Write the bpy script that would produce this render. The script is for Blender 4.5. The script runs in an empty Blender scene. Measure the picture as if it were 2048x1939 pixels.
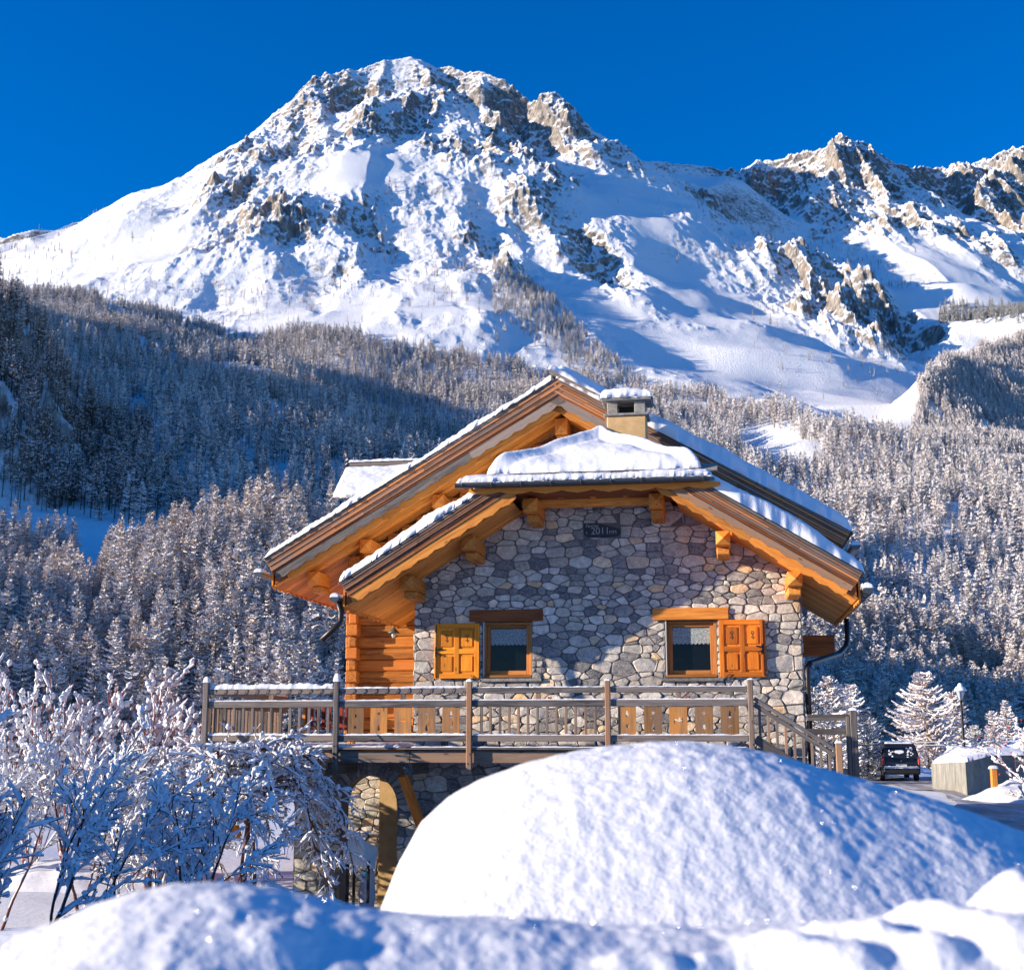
import bpy, math, random
import numpy as np
from mathutils import Vector, Matrix
random.seed(7); rng = np.random.default_rng(7)
D = bpy.data; C = bpy.context; S = C.scene
# ------------------------------------------------------------------ camera
F = 2600.0; PITCH = math.radians(11); EYE = 3.3
cam = D.cameras.new('camera'); camo = D.objects.new('camera', cam); S.collection.objects.link(camo)
camo.location = (0, 0, EYE); camo.rotation_euler = (math.radians(90)+PITCH, 0, 0)
cam.sensor_width = 36; cam.lens = 36*F/2048; cam.clip_start = 0.1; cam.clip_end = 30000
cam.dof.use_dof = True; cam.dof.focus_distance = 30; cam.dof.aperture_fstop = 3.4
S.camera = camo
S.render.resolution_x = 1024; S.render.resolution_y = 969
S.view_settings.view_transform = 'Standard'; S.view_settings.look = 'None'
S.view_settings.exposure = 0.96; S.view_settings.gamma = 1
# ------------------------------------------------------------------ sun and sky
SUNV = np.array([-4.908, -0.944, 1.10]); SUNV /= np.linalg.norm(SUNV)      # towards the sun
sun_el = math.asin(SUNV[2]); sun_az = math.atan2(SUNV[0], SUNV[1])
w = D.worlds.new('World'); S.world = w; w.use_nodes = True
wn = w.node_tree.nodes; wl = w.node_tree.links
bg = wn['Background']
sky = wn.new('ShaderNodeTexSky'); sky.sky_type = 'NISHITA'; sky.sun_disc = False
sky.sun_elevation = math.radians(16); sky.sun_rotation = sun_az
sky.altitude = 2200; sky.air_density = 1.0; sky.dust_density = 0.1; sky.ozone_density = 5.0
hs = wn.new('ShaderNodeHueSaturation'); hs.inputs['Saturation'].default_value = 1.26; hs.inputs['Value'].default_value = 1.0; hs.inputs['Hue'].default_value = .508
wl.new(sky.outputs[0], hs.inputs['Color']); wl.new(hs.outputs[0], bg.inputs['Color'])
bg.inputs['Strength'].default_value = 0.118
sd = D.lights.new('sun', 'SUN'); sd.energy = 5.0; sd.angle = math.radians(0.5); sd.color = (1.0, 0.86, 0.68)
so = D.objects.new('sun', sd); S.collection.objects.link(so)
so.rotation_euler = Vector(SUNV).to_track_quat('Z', 'Y').to_euler()
# ------------------------------------------------------------------ helpers
def tag(o, label=None, cat=None, group=None, kind=None):
    if label: o['label'] = label
    if cat: o['category'] = cat
    if group: o['group'] = group
    if kind: o['kind'] = kind
    return o
def empty(name, loc, rz=0, label=None, cat=None, group=None):
    o = D.objects.new(name, None); S.collection.objects.link(o)
    o.location = loc; o.rotation_euler = (0, 0, rz); o.empty_display_size = .2
    return tag(o, label, cat, group)
def link(name, me, parent=None, loc=None):
    o = D.objects.new(name, me); S.collection.objects.link(o)
    if parent: o.parent = parent
    if loc is not None: o.location = loc
    return o
def fast_mesh(name, V, Fc, mats, smooth=False, mi=None, attrs=None):
    V = np.asarray(V, np.float32); Fc = np.asarray(Fc, np.int32)
    me = D.meshes.new(name); k = Fc.shape[1]; n = len(Fc)
    me.vertices.add(len(V)); me.vertices.foreach_set('co', V.ravel())
    me.loops.add(n*k); me.loops.foreach_set('vertex_index', Fc.ravel())
    me.polygons.add(n); me.polygons.foreach_set('loop_start', np.arange(n, dtype=np.int32)*k)
    me.polygons.foreach_set('loop_total', np.full(n, k, np.int32))
    if smooth: me.polygons.foreach_set('use_smooth', np.ones(n, bool))
    if mi is not None: me.polygons.foreach_set('material_index', np.asarray(mi, np.int32))
    for m in mats: me.materials.append(m)
    if attrs:
        for an, av in attrs.items():
            at = me.attributes.new(an, 'FLOAT', 'POINT'); at.data.foreach_set('value', np.asarray(av, np.float32).ravel())
    me.update(); me.validate(); return me
def unit(v):
    v = np.asarray(v, float); return v/np.linalg.norm(v)
class MB:
    """collects polygons; grain coordinate and tint per vertex"""
    def __init__(s): s.v = []; s.f = []; s.g = []; s.t = []; s.m = []
    def poly(s, pts, faces, tint=None, grain=None, mi=0):
        b = len(s.v); tint = random.random() if tint is None else tint
        pts = [tuple(map(float, p)) for p in pts]; s.v += pts
        if grain is None: grain = [(p[0]+p[1], p[2], tint*37) for p in pts]
        s.g += grain; s.t += [tint]*len(pts)
        s.f += [tuple(b+i for i in f) for f in faces]; s.m += [mi]*len(faces)
    def obox(s, c, ax, h, ch=0.0, tint=None, ga=None, mi=0):
        """oriented box; c centre, ax 3 axes rows, h half sizes, ch chamfer"""
        c = np.asarray(c, float); ax = np.asarray(ax, float); h = np.asarray(h, float)
        tint = random.random() if tint is None else tint
        if ga is None: ga = int(np.argmax(h))
        o1, o2 = [i for i in range(3) if i != ga]; off = tint*41
        L = []
        if ch <= 0:
            for sx in (-1, 1):
                for sy in (-1, 1):
                    for sz in (-1, 1): L.append(np.array([sx, sy, sz])*h)
            fs = [(0,1,3,2),(4,6,7,5),(0,4,5,1),(2,3,7,6),(0,2,6,4),(1,5,7,3)]
        else:
            ch = min(ch, .45*h.min()); idx = {}
            for sx in (-1, 1):
                for sy in (-1, 1):
                    for sz in (-1, 1):
                        for k in range(3):
                            q = np.array([sx, sy, sz])*(h-ch); q[k] = (sx, sy, sz)[k]*h[k]
                            idx[(sx, sy, sz, k)] = len(L); L.append(q)
            fs = []
            for k in range(3):
                i, j = [q for q in range(3) if q != k]
                for sg in (-1, 1):
                    r = []
                    for a, b in ((-1,-1),(1,-1),(1,1),(-1,1)):
                        q = [0,0,0]; q[k] = sg; q[i] = a; q[j] = b; r.append(idx[(*q, k)])
                    fs.append(tuple(r))
            for k in range(3):
                i, j = [q for q in range(3) if q != k]
                for a in (-1, 1):
                    for b in (-1, 1):
                        q = [0,0,0]; q[i] = a; q[j] = b; q[k] = -1; q2 = list(q); q2[k] = 1
                        fs.append((idx[(*q, i)], idx[(*q2, i)], idx[(*q2, j)], idx[(*q, j)]))
            for sx in (-1, 1):
                for sy in (-1, 1):
                    for sz in (-1, 1): fs.append(tuple(idx[(sx, sy, sz, k)] for k in range(3)))
        L = np.array(L); P = c+L@ax
        Cn = c
        out = []
        for f in fs:
            pf = P[list(f)]; nn = np.cross(pf[1]-pf[0], pf[2]-pf[0])
            out.append(f if np.dot(nn, pf.mean(0)-Cn) > 0 else tuple(reversed(f)))
        g = [(l[ga]+off, l[o1]+off*.7, l[o2]+off*.3) for l in L]
        s.poly(P, out, tint, g, mi)
    def box(s, x0, x1, y0, y1, z0, z1, ch=0.0, tint=None, ga=None, mi=0):
        s.obox(((x0+x1)/2, (y0+y1)/2, (z0+z1)/2), np.eye(3), (abs(x1-x0)/2, abs(y1-y0)/2, abs(z1-z0)/2), ch, tint, ga, mi)
    def bar(s, p0, p1, wd, ht, up=(0,0,1), ch=0.0, tint=None, mi=0):
        p0 = np.asarray(p0, float); p1 = np.asarray(p1, float); a = unit(p1-p0)
        b = np.cross(up, a)
        if np.linalg.norm(b) < 1e-4: b = np.cross((1,0,0), a)
        b = unit(b); c = np.cross(a, b)
        s.obox((p0+p1)/2, np.array([a, b, c]), (np.linalg.norm(p1-p0)/2, wd/2, ht/2), ch, tint, 0, mi)
    def prism(s, pts2, origin, ex, ey, ez, d, tint=None, mi=0):
        """polygon in ex,ey plane extruded along ez by d"""
        origin = np.asarray(origin, float); ex = np.asarray(ex, float); ey = np.asarray(ey, float); ez = np.asarray(ez, float)
        n = len(pts2); a = [origin+ex*p[0]+ey*p[1] for p in pts2]; b = [q+ez*d for q in a]
        fs = [tuple(range(n)), tuple(range(2*n-1, n-1, -1))]+[(i, i+n, (i+1) % n+n, (i+1) % n) for i in range(n)]
        ar = sum(pts2[i][0]*pts2[(i+1) % n][1]-pts2[(i+1) % n][0]*pts2[i][1] for i in range(n))
        if (ar > 0) == (np.dot(np.cross(ex, ey), ez)*d > 0): fs = [tuple(reversed(f)) for f in fs]
        tint = random.random() if tint is None else tint
        g = [(p[0]+tint*41, p[1]+tint*29, k*d) for k in (0, 1) for p in pts2]
        s.poly(a+b, fs, tint, g, mi)
    def tube(s, pts, rad, n=8, cap=True, tint=None, mi=0, sq=1.0):
        pts = [np.asarray(p, float) for p in pts]
        rad = rad if hasattr(rad, '__len__') else [rad]*len(pts); P = []; fs = []; m = len(pts); g = []; L = 0
        tint = random.random() if tint is None else tint; pb = None
        for i, p in enumerate(pts):
            t = unit(pts[min(i+1, m-1)]-pts[max(i-1, 0)])
            if pb is None:
                pb = np.cross(t, (0, 0, 1.0))
                if np.linalg.norm(pb) < .1: pb = np.cross(t, (1.0, 0, 0))
            pb = unit(pb-t*np.dot(pb, t)); c = np.cross(pb, t)
            if i: L += np.linalg.norm(p-pts[i-1])
            for k in range(n):
                an = 2*math.pi*k/n; P.append(p+rad[i]*(math.cos(an)*pb+math.sin(an)*c*sq)); g.append((L, an*rad[i], tint*10))
        for i in range(m-1):
            for k in range(n):
                k2 = (k+1) % n; fs.append((i*n+k, (i+1)*n+k, (i+1)*n+k2, i*n+k2))
        if cap: fs += [tuple(range(n)), tuple(range(m*n-1, (m-1)*n-1, -1))]
        s.poly(P, fs, tint, g, mi)
    def lathe(s, prof, c, n=12, tint=None, mi=0):
        P = [(c[0]+r*math.cos(2*math.pi*k/n), c[1]+r*math.sin(2*math.pi*k/n), c[2]+z) for r, z in prof for k in range(n)]; m = len(prof)
        fs = [(i*n+k, i*n+(k+1) % n, (i+1)*n+(k+1) % n, (i+1)*n+k) for i in range(m-1) for k in range(n)]
        fs += [tuple(range(n-1, -1, -1)), tuple(range((m-1)*n, m*n))]
        s.poly(P, fs, tint, None, mi)
    def build(s, name, mats, parent=None, smooth=False, **kw):
        me = D.meshes.new(name); me.from_pydata(s.v, [], s.f)
        for m in (mats if isinstance(mats, (list, tuple)) else [mats]): me.materials.append(m)
        me.polygons.foreach_set('material_index', np.array(s.m, np.int32))
        if smooth: me.polygons.foreach_set('use_smooth', np.ones(len(s.f), bool))
        at = me.attributes.new('gc', 'FLOAT_VECTOR', 'POINT'); at.data.foreach_set('vector', np.array(s.g, np.float32).ravel())
        at = me.attributes.new('tint', 'FLOAT', 'POINT'); at.data.foreach_set('value', np.array(s.t, np.float32))
        me.update(); o = link(name, me, parent)
        return tag(o, **kw)
def piece(name, mats, parent, fn, smooth=False, **kw):
    m = MB(); fn(m); return m.build(name, mats, parent, smooth, **kw)
# ---- vectorised noise
_h = rng.random((256, 256)); _ga = rng.random((256, 256))*2*np.pi; _gx = np.cos(_ga); _gy = np.sin(_ga)
def perlin(x, y):
    xi = np.floor(x).astype(int); yi = np.floor(y).astype(int); fx = x-xi; fy = y-yi
    u = fx*fx*fx*(fx*(fx*6-15)+10); v = fy*fy*fy*(fy*(fy*6-15)+10)
    def g(a, b, dx, dy):
        a = a & 255; b = b & 255; return _gx[a, b]*dx+_gy[a, b]*dy
    n00 = g(xi, yi, fx, fy); n10 = g(xi+1, yi, fx-1, fy); n01 = g(xi, yi+1, fx, fy-1); n11 = g(xi+1, yi+1, fx-1, fy-1)
    return ((n00*(1-u)+n10*u)*(1-v)+(n01*(1-u)+n11*u)*v)*1.5
def fbm(x, y, wl, oct=4, gain=.5):
    s = 0; a = 1
    for i in range(oct): s = s+a*perlin(x/wl+i*17.3, y/wl-i*9.1); wl = wl/2.03; a *= gain
    return s
def ridged(x, y, wl, oct=5, gain=.55):
    s = 0; a = 1; wgt = 1
    for i in range(oct):
        n = 1-np.abs(perlin(x/wl+i*31.7, y/wl+i*11.9)); n = n*n*wgt; s = s+a*n; wgt = np.clip(n*1.6, 0, 1); wl = wl/2.05; a *= gain
    return s
def sstep(a, b, x):
    t = np.clip((x-a)/(b-a), 0, 1); return t*t*(3-2*t)
def pix(x, y, Y):
    """world point that a feature at photo pixel (x,y) has when it stands Y metres in front of the camera"""
    cx = (x-1024)/F; cy = (969.5-y)/F
    d = np.array([cx, math.cos(PITCH)-cy*math.sin(PITCH), math.sin(PITCH)+cy*math.cos(PITCH)])
    return np.array([0, 0, EYE])+d*(Y/d[1])
def to_px(P):
    P = np.asarray(P, float); q = P-np.array([0, 0, EYE])
    fw = q[..., 1]*math.cos(PITCH)+q[..., 2]*math.sin(PITCH); up = -q[..., 1]*math.sin(PITCH)+q[..., 2]*math.cos(PITCH)
    return 1024+F*q[..., 0]/fw, 969.5-F*up/fw
# ------------------------------------------------------------------ materials
class NT:
    def __init__(s, name):
        s.m = D.materials.new(name); s.m.use_nodes = True; s.t = s.m.node_tree; s.n = s.t.nodes; s.l = s.t.links
        s.b = s.n['Principled BSDF']
    def node(s, typ, **kw):
        n = s.n.new(typ)
        for k, v in kw.items():
            if k.startswith('i_'): n.inputs[k[2:].replace('_', ' ')].default_value = v
            else: setattr(n, k, v)
        return n
    def lk(s, a, b): s.l.new(a, b)
    def noise(s, vec, scale, detail=4, rough=.55, dist=0):
        n = s.node('ShaderNodeTexNoise'); n.inputs['Scale'].default_value = scale; n.inputs['Detail'].default_value = detail
        n.inputs['Roughness'].default_value = rough; n.inputs['Distortion'].default_value = dist
        if vec is not None: s.lk(vec, n.inputs['Vector'])
        return n.outputs['Fac']
    def ramp(s, fac, stops, interp='LINEAR'):
        n = s.node('ShaderNodeValToRGB'); cr = n.color_ramp; cr.interpolation = interp
        while len(cr.elements) < len(stops): cr.elements.new(.5)
        for e, (p, c) in zip(cr.elements, stops):
            e.position = p; e.color = (*c, 1) if hasattr(c, '__len__') else (c, c, c, 1)
        s.lk(fac, n.inputs['Fac']); return n.outputs['Color']
    def mix(s, fac, a, b, bt='MIX'):
        n = s.node('ShaderNodeMix', data_type='RGBA', blend_type=bt)
        for src, i in ((fac, 0), (a, 6), (b, 7)):
            if isinstance(src, bpy.types.NodeSocket): s.lk(src, n.inputs[i])
            elif hasattr(src, '__len__'): n.inputs[i].default_value = (*src, 1)
            else: n.inputs[i].default_value = src
        return n.outputs[2]
    def math(s, op, a, b=0.0, c=None, clamp=False):
        n = s.node('ShaderNodeMath', operation=op, use_clamp=clamp)
        for i, src in enumerate((a, b) if c is None else (a, b, c)):
            if isinstance(src, bpy.types.NodeSocket): s.lk(src, n.inputs[i])
            else: n.inputs[i].default_value = src
        return n.outputs[0]
    def attr(s, name, out='Fac'):
        n = s.node('ShaderNodeAttribute', attribute_name=name); return n.outputs[out]
    def mapping(s, vec, scale):
        n = s.node('ShaderNodeMapping'); n.inputs['Scale'].default_value = scale; s.lk(vec, n.inputs['Vector']); return n.outputs[0]
    def bump(s, h, strength=.5, dist=.02):
        n = s.node('ShaderNodeBump'); n.inputs['Strength'].default_value = strength; n.inputs['Distance'].default_value = dist
        s.lk(h, n.inputs['Height']); s.lk(n.outputs[0], s.b.inputs['Normal'])
    def set(s, color=None, rough=.8, metal=0, spec=None):
        if isinstance(color, bpy.types.NodeSocket): s.lk(color, s.b.inputs['Base Color'])
        elif color is not None: s.b.inputs['Base Color'].default_value = (*color, 1)
        if isinstance(rough, bpy.types.NodeSocket): s.lk(rough, s.b.inputs['Roughness'])
        else: s.b.inputs['Roughness'].default_value = rough
        s.b.inputs['Metallic'].default_value = metal
        if spec is not None: s.b.inputs['Specular IOR Level'].default_value = spec
        return s.m
def plain(name, col, rough=.7, metal=0, spec=None): return NT(name).set(col, rough, metal, spec)
def wood(name, c0, c1, c2=None, knots=True, wear=None, rough=.65):
    t = NT(name); g = t.attr('gc', 'Vector')
    n1 = t.noise(t.mapping(g, (.8, 13, 13)), 1.6, 6, .65, .5)
    n2 = t.noise(t.mapping(g, (3, 110, 110)), 1.2, 3, .6)
    f = t.math('MULTIPLY_ADD', n2, .35, t.math('MULTIPLY', n1, .65))
    col = t.ramp(f, [(.40, c0), (.60, c1)])
    tn = t.attr('tint')
    if c2 is not None: col = t.mix(t.math('MULTIPLY', t.ramp(tn, [(.35, 0), (.95, 1)]), .8), col, c2)
    col = t.mix(1.0, col, t.ramp(tn, [(0, .58), (1, 1.22)]), 'MULTIPLY')
    if wear is not None:
        wv = t.noise(t.mapping(g, (.9, 5, 5)), 1.3, 4, .6)
        col = t.mix(t.ramp(wv, [(.45, 0), (.68, .85)]), col, wear)
    if knots:
        vo = t.node('ShaderNodeTexVoronoi'); vo.inputs['Scale'].default_value = 1.0; t.lk(t.mapping(g, (2.2, 7.5, 7.5)), vo.inputs['Vector'])
        col = t.mix(t.ramp(vo.outputs['Distance'], [(.07, .8), (.14, 0)]), col, (.09, .03, .008))
    t.bump(f, .35, .006)
    return t.set(col, rough, spec=.3)
M = {}
def snow_mat(name, b1=(6, .35, .05), b2=(45, .35, .01), col=(.76, .77, .80)):
    t = NT(name); tc = t.node('ShaderNodeTexCoord'); v = tc.outputs['Object']
    h = t.math('ADD', t.math('MULTIPLY', t.noise(v, b1[0], 3, .5), b1[2]), t.math('MULTIPLY', t.noise(v, b2[0], 3, .6), b2[2]))
    t.bump(h, 1.0, 1.0)
    return t.set(col, .75, spec=.15)
M['snow'] = snow_mat('snow_mat', (5, .35, .013), (40, .35, .005))
M['snow_near'] = snow_mat('snow_near_mat', (13, 1, .010), (70, 1, .0040))
M['snow_far'] = snow_mat('snow_far_mat', (.12, 1, .8), (.7, 1, .15))
M['larch_wood'] = wood('larch_wood', (.52, .16, .022), (.90, .37, .065), (.66, .22, .03))
M['lit_wood'] = wood('lit_soffit_wood', (.56, .18, .025), (.92, .40, .08), None)  # larch copy whose brighter orange carries warm bounce light on the undersides
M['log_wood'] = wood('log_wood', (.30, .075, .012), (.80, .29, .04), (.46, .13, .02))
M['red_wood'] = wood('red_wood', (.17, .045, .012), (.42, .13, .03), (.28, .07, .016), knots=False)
M['shutter_a'] = wood('shutter_pine', (.70, .21, .010), (.98, .36, .022), None)
M['shutter_b'] = wood('shutter_red_pine', (.56, .12, .008), (.85, .25, .018), None)
M['edge_wood'] = wood('roof_edge_wood', (.14, .065, .035), (.42, .20, .105), (.52, .20, .06), knots=False, wear=(.20, .175, .16))
M['grey_wood'] = wood('grey_weathered_wood', (.07, .062, .058), (.24, .215, .20), (.22, .17, .14), knots=True)
M['lath_wood'] = wood('grey_brown_wood', (.09, .072, .06), (.30, .245, .205), (.30, .16, .08), wear=(.26, .17, .11))
M['panel_wood'] = wood('railing_panel_wood', (.26, .13, .05), (.52, .25, .08), (.62, .24, .04), wear=(.20, .13, .09))
M['zinc'] = plain('zinc_gutter', (.10, .11, .115), .42, .8)
M['dark_pipe'] = plain('dark_pipe', (.035, .028, .026), .4, .5)
M['iron'] = plain('black_iron', (.012, .012, .013), .5, .5)
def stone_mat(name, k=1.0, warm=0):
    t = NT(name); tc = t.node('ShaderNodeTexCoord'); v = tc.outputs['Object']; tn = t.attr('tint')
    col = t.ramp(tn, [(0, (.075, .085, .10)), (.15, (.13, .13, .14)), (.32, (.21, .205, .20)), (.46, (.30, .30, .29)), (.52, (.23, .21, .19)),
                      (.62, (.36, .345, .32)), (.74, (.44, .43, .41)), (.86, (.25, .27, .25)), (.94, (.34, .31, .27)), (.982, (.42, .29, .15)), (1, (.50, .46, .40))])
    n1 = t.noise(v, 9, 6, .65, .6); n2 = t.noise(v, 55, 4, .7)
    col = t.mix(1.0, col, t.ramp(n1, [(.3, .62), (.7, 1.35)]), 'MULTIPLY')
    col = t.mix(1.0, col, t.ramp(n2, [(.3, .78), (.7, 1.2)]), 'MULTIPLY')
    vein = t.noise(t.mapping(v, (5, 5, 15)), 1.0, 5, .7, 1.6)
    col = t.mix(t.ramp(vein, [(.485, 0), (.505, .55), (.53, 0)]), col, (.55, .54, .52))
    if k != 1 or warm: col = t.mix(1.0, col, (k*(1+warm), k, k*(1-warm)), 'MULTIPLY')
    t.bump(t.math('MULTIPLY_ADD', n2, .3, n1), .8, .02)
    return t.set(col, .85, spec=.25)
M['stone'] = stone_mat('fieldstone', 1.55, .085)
M['shaded_stone'] = stone_mat('shaded_fieldstone', 1.0)  # darker copy of the fieldstone, the lower storey's shade put into its colour
M['slate'] = stone_mat('roof_slab_stone', .8, .05)
t = NT('mortar'); v = t.node('ShaderNodeTexCoord').outputs['Object']; n = t.noise(v, 30, 4); M['mortar'] = t.set(t.ramp(n, [(.3, (.10, .095, .09)), (.7, (.20, .19, .17))]), .95); t.bump(n, .6, .02)
t = NT('ochre_plaster'); v = t.node('ShaderNodeTexCoord').outputs['Object']; n = t.noise(v, 6, 6, .65)
M['plaster'] = t.set(t.ramp(n, [(.25, (.46, .28, .11)), (.75, (.66, .44, .21))]), .9); t.bump(t.noise(v, 40, 4), .5, .01)
# ------------------------------------------------------------------ terrain
def ridge(pts): return np.array([pix(x, y, r) for x, y, r in pts])
SKY = ridge([(-500,560,2600),(-300,520,2700),(-60,478,2750),(0,466,2700),(60,452,2720),(110,452,2750),(170,436,2850),(215,436,2900),(270,434,2950),(330,418,3000),(400,372,3100),(480,298,3200),
 (560,226,3280),(640,160,3330),(700,126,3380),(760,104,3420),(820,92,3450),(880,126,3450),(950,138,3400),(1000,160,3380),(1060,196,3350),(1083,206,3330),(1092,186,3300),(1122,190,3300),(1132,208,3300),(1150,240,3300),(1180,282,3250),
 (1230,304,3300),(1270,303,3400),(1380,322,3600),(1450,342,3700),(1475,330,3700),(1500,322,3700),(1560,305,3700),(1640,292,3650),(1690,270,3600),(1740,290,3650),(1800,318,3700),(1870,337,3800),(1950,324,3800),(2048,302,3800),(2200,330,3800),(2600,420,3900)])
RID = [ # points, slope towards the viewer
 (SKY, 1.35),
 (ridge([(400,348,3080),(430,375,2960),(500,372,2880),(530,400,2780)]), .95),
 (ridge([(560,395,2900),(560,420,2760),(480,440,2700),(640,480,2560),(700,560,2350)]), 1.0),
 (ridge([(760,124,3420),(740,190,3250),(780,260,3080),(830,420,2720),(800,520,2430),(840,600,2200)]), .95),
 (ridge([(950,158,3400),(960,230,3250),(1010,310,3080),(1075,405,2830),(1160,480,2600),(1262,565,2420)]), 1.05),
 (ridge([(880,300,3080),(920,400,2780),(960,470,2500),(1010,530,2300),(1110,600,2100),(1190,690,1940),(1260,745,1830)]), .62),
 (ridge([(640,165,3330),(600,240,3180),(560,300,3060)]), 1.0),
 (ridge([(1085,205,3330),(1100,260,3200),(1180,330,3100),(1260,370,3080)]), 1.2),
 (ridge([(1690,270,3600),(1660,350,3420),(1600,430,3250)]), 1.0),
 (ridge([(1500,322,3700),(1500,380,3480),(1545,440,3300),(1590,478,3200)]), 1.1),
 (ridge([(1740,290,3650),(1790,380,3420),(1790,470,3180),(1760,500,3100)]), 1.0),
 (ridge([(2048,302,3800),(1960,400,3480),(1940,470,3250),(1900,500,3100)]), 1.0),
 (ridge([(1375,425,2850),(1450,455,2720),(1560,495,2620),(1680,525,2520),(1780,575,2430),(1850,650,2300)]), .80),
 (ridge([(1640,520,2560),(1690,600,2330),(1700,680,2180)]), 1.3),
 (ridge([(1520,480,2660),(1560,570,2420),(1560,640,2280)]), 1.0),
 (ridge([(1290,330,3420),(1180,400,3150),(1240,480,2850),(1330,580,2480),(1480,680,2080),(1650,775,1760),(1850,860,1480),(2200,985,1150)]), .34),
 (ridge([(1740,470,3080),(1880,555,2700),(2048,612,2400),(2300,640,2300)]), .36),
 (ridge([(-400,470,1700),(-100,560,1750),(0,575,1800),(200,605,1850),(400,662,1900),(640,680,1900),(850,705,1900),(1050,735,1850),(1260,768,1720),(1500,800,1500),(1700,848,1330),(1850,915,1180),(2048,985,1040),(2400,1050,950)]), .40),
 (ridge([(-400,560,620),(-60,640,660),(0,672,680),(60,755,685),(130,850,690),(200,950,690),(255,1075,680),(290,1200,650)]), 1.2),
 (ridge([(-500,1130,330),(-200,1180,330),(0,1235,335),(130,1275,340),(200,1300,350),(300,1190,380),(420,1100,400),(500,1065,410),(560,1055,420),(650,1080,420),(800,1150,420),(1100,1300,410)]), .48),
 (ridge([(1860,800,1420),(1880,760,1480),(1915,722,1540),(1970,682,1600),(2060,664,1650),(2300,580,1700),(2600,540,1700)]), 1.0),
 (ridge([(-500,590,2500),(-60,494,2560),(60,468,2600),(170,452,2720),(270,450,2820),(330,440,2880)]), .78),
]
def seg_ridge(x, y, P, s):
    D0, s2 = (230., .95) if s in (.34, .36) else (140., .82) if s == 1.35 else (1e9, s)
    best = np.full(x.shape, -1e9)
    for a, b in zip(P[:-1], P[1:]):
        d = b[:2]-a[:2]; L2 = (d*d).sum(); t = np.clip(((x-a[0])*d[0]+(y-a[1])*d[1])/L2, 0, 1)
        dx = x-(a[0]+t*d[0]); dy = y-(a[1]+t*d[1]); dist = np.sqrt(dx*dx+dy*dy)
        best = np.maximum(best, a[2]+t*(b[2]-a[2])-s*dist-(s2-s)*np.maximum(dist-D0, 0))
    return best
def near_ground(x, y):
    z = 1.25*sstep(2.5, 8, x)*sstep(10, 18, y)+1.3*(1-sstep(7, 13, y))
    z = z+.10*fbm(x, y, 5., 3)
    z = z*(1-sstep(150, 300, y)) - 2.0*sstep(120, 220, y)*(x < 400)
    # earth bank beside the road, right
    return z
CRAG = [(600,230,3150,55,1),(660,190,3230,60,1),(720,190,3200,50,.9),(560,300,3060,60,.9),(480,300,3100,45,.8),(620,300,3000,60,.6),(740,250,3050,60,1),(830,215,3180,50,.9),(900,180,3300,55,.8),
 (455,385,2880,48,1.3),(520,450,2650,60,1.1),(580,470,2580,50,1.0),(640,440,2640,35,.7),(420,470,2600,45,.6),(730,450,2600,40,.7),(700,560,2330,45,.5),(880,290,2950,45,.8),(960,300,3000,55,1),(1020,250,3200,60,1.1),(1090,245,3250,50,1.0),
 (1150,270,3220,50,1.1),(1220,310,3200,45,.7),(1060,340,2980,50,1),(1130,380,2880,40,.8),(1060,420,2800,50,.7),(1170,480,2560,40,1.1),(1230,540,2430,50,1.2),(1010,540,2250,45,.6),(960,480,2440,45,.6),(1110,400,2850,40,.6),
 (1410,400,2950,40,1.1),(1330,350,3300,50,.5),(1550,400,3350,60,1.3),(1500,340,3600,60,.8),(1600,330,3550,60,1),(1690,300,3550,70,1.3),(1760,360,3450,70,1.1),(1820,340,3650,60,1),(1700,420,3250,60,1.1),(1800,450,3150,60,1.3),
 (1900,350,3650,60,1),(1960,400,3450,70,1.2),(2020,340,3700,70,1.1),(2030,450,3200,70,1.2),(1950,480,3080,50,1),(1560,520,2540,50,.6),(1640,560,2450,60,1.2),(1700,600,2350,70,1.6),(1780,630,2300,60,1.6),(1650,640,2250,50,1.3),(1720,690,2150,50,1.2),(1800,700,2150,45,1),(1550,610,2350,50,.6),(1480,480,2650,40,.4)]
def cragmask(x, y, CR=None):
    CR = CR or globals()['CR']; m = np.zeros(np.shape(x))
    for c, R, k in CR:
        d2 = ((x-c[0])/R)**2+((y-c[1])/(R*1.9))**2
        m = np.maximum(m, k*np.exp(-d2*.9))
    return m
def H0(x, y):
    r = np.sqrt(x*x+y*y)
    acc = np.zeros(x.shape); hs = [seg_ridge(x, y, P, s) for P, s in RID]
    hm = np.maximum.reduce(hs); k = np.clip(r/110., .8, 22)
    for h in hs: acc += np.exp((h-hm)/k)
    z = hm+k*np.log(acc)-k*.35
    return z, hm, hs
def hit_r(px, py, r0, r1, fn, n=400):
    """first distance at which the view through (px,py) meets the slope"""
    rs = np.linspace(r0, r1, n); P = np.array([pix(px, py, q) for q in rs])
    h = fn(P[:, 0], P[:, 1]); k = np.argmax(h > P[:, 2])
    return rs[k] if (h > P[:, 2]).any() else None
CR = []
for x_, y_, r_, q_, k_ in CRAG:
    rr = hit_r(x_, y_, 1600, 4300, lambda a, b: H0(a, b)[0]) or r_
    CR.append((pix(x_, y_, rr)[:2], q_*rr/2600.*1.15, k_*.92))
SM = []
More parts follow.
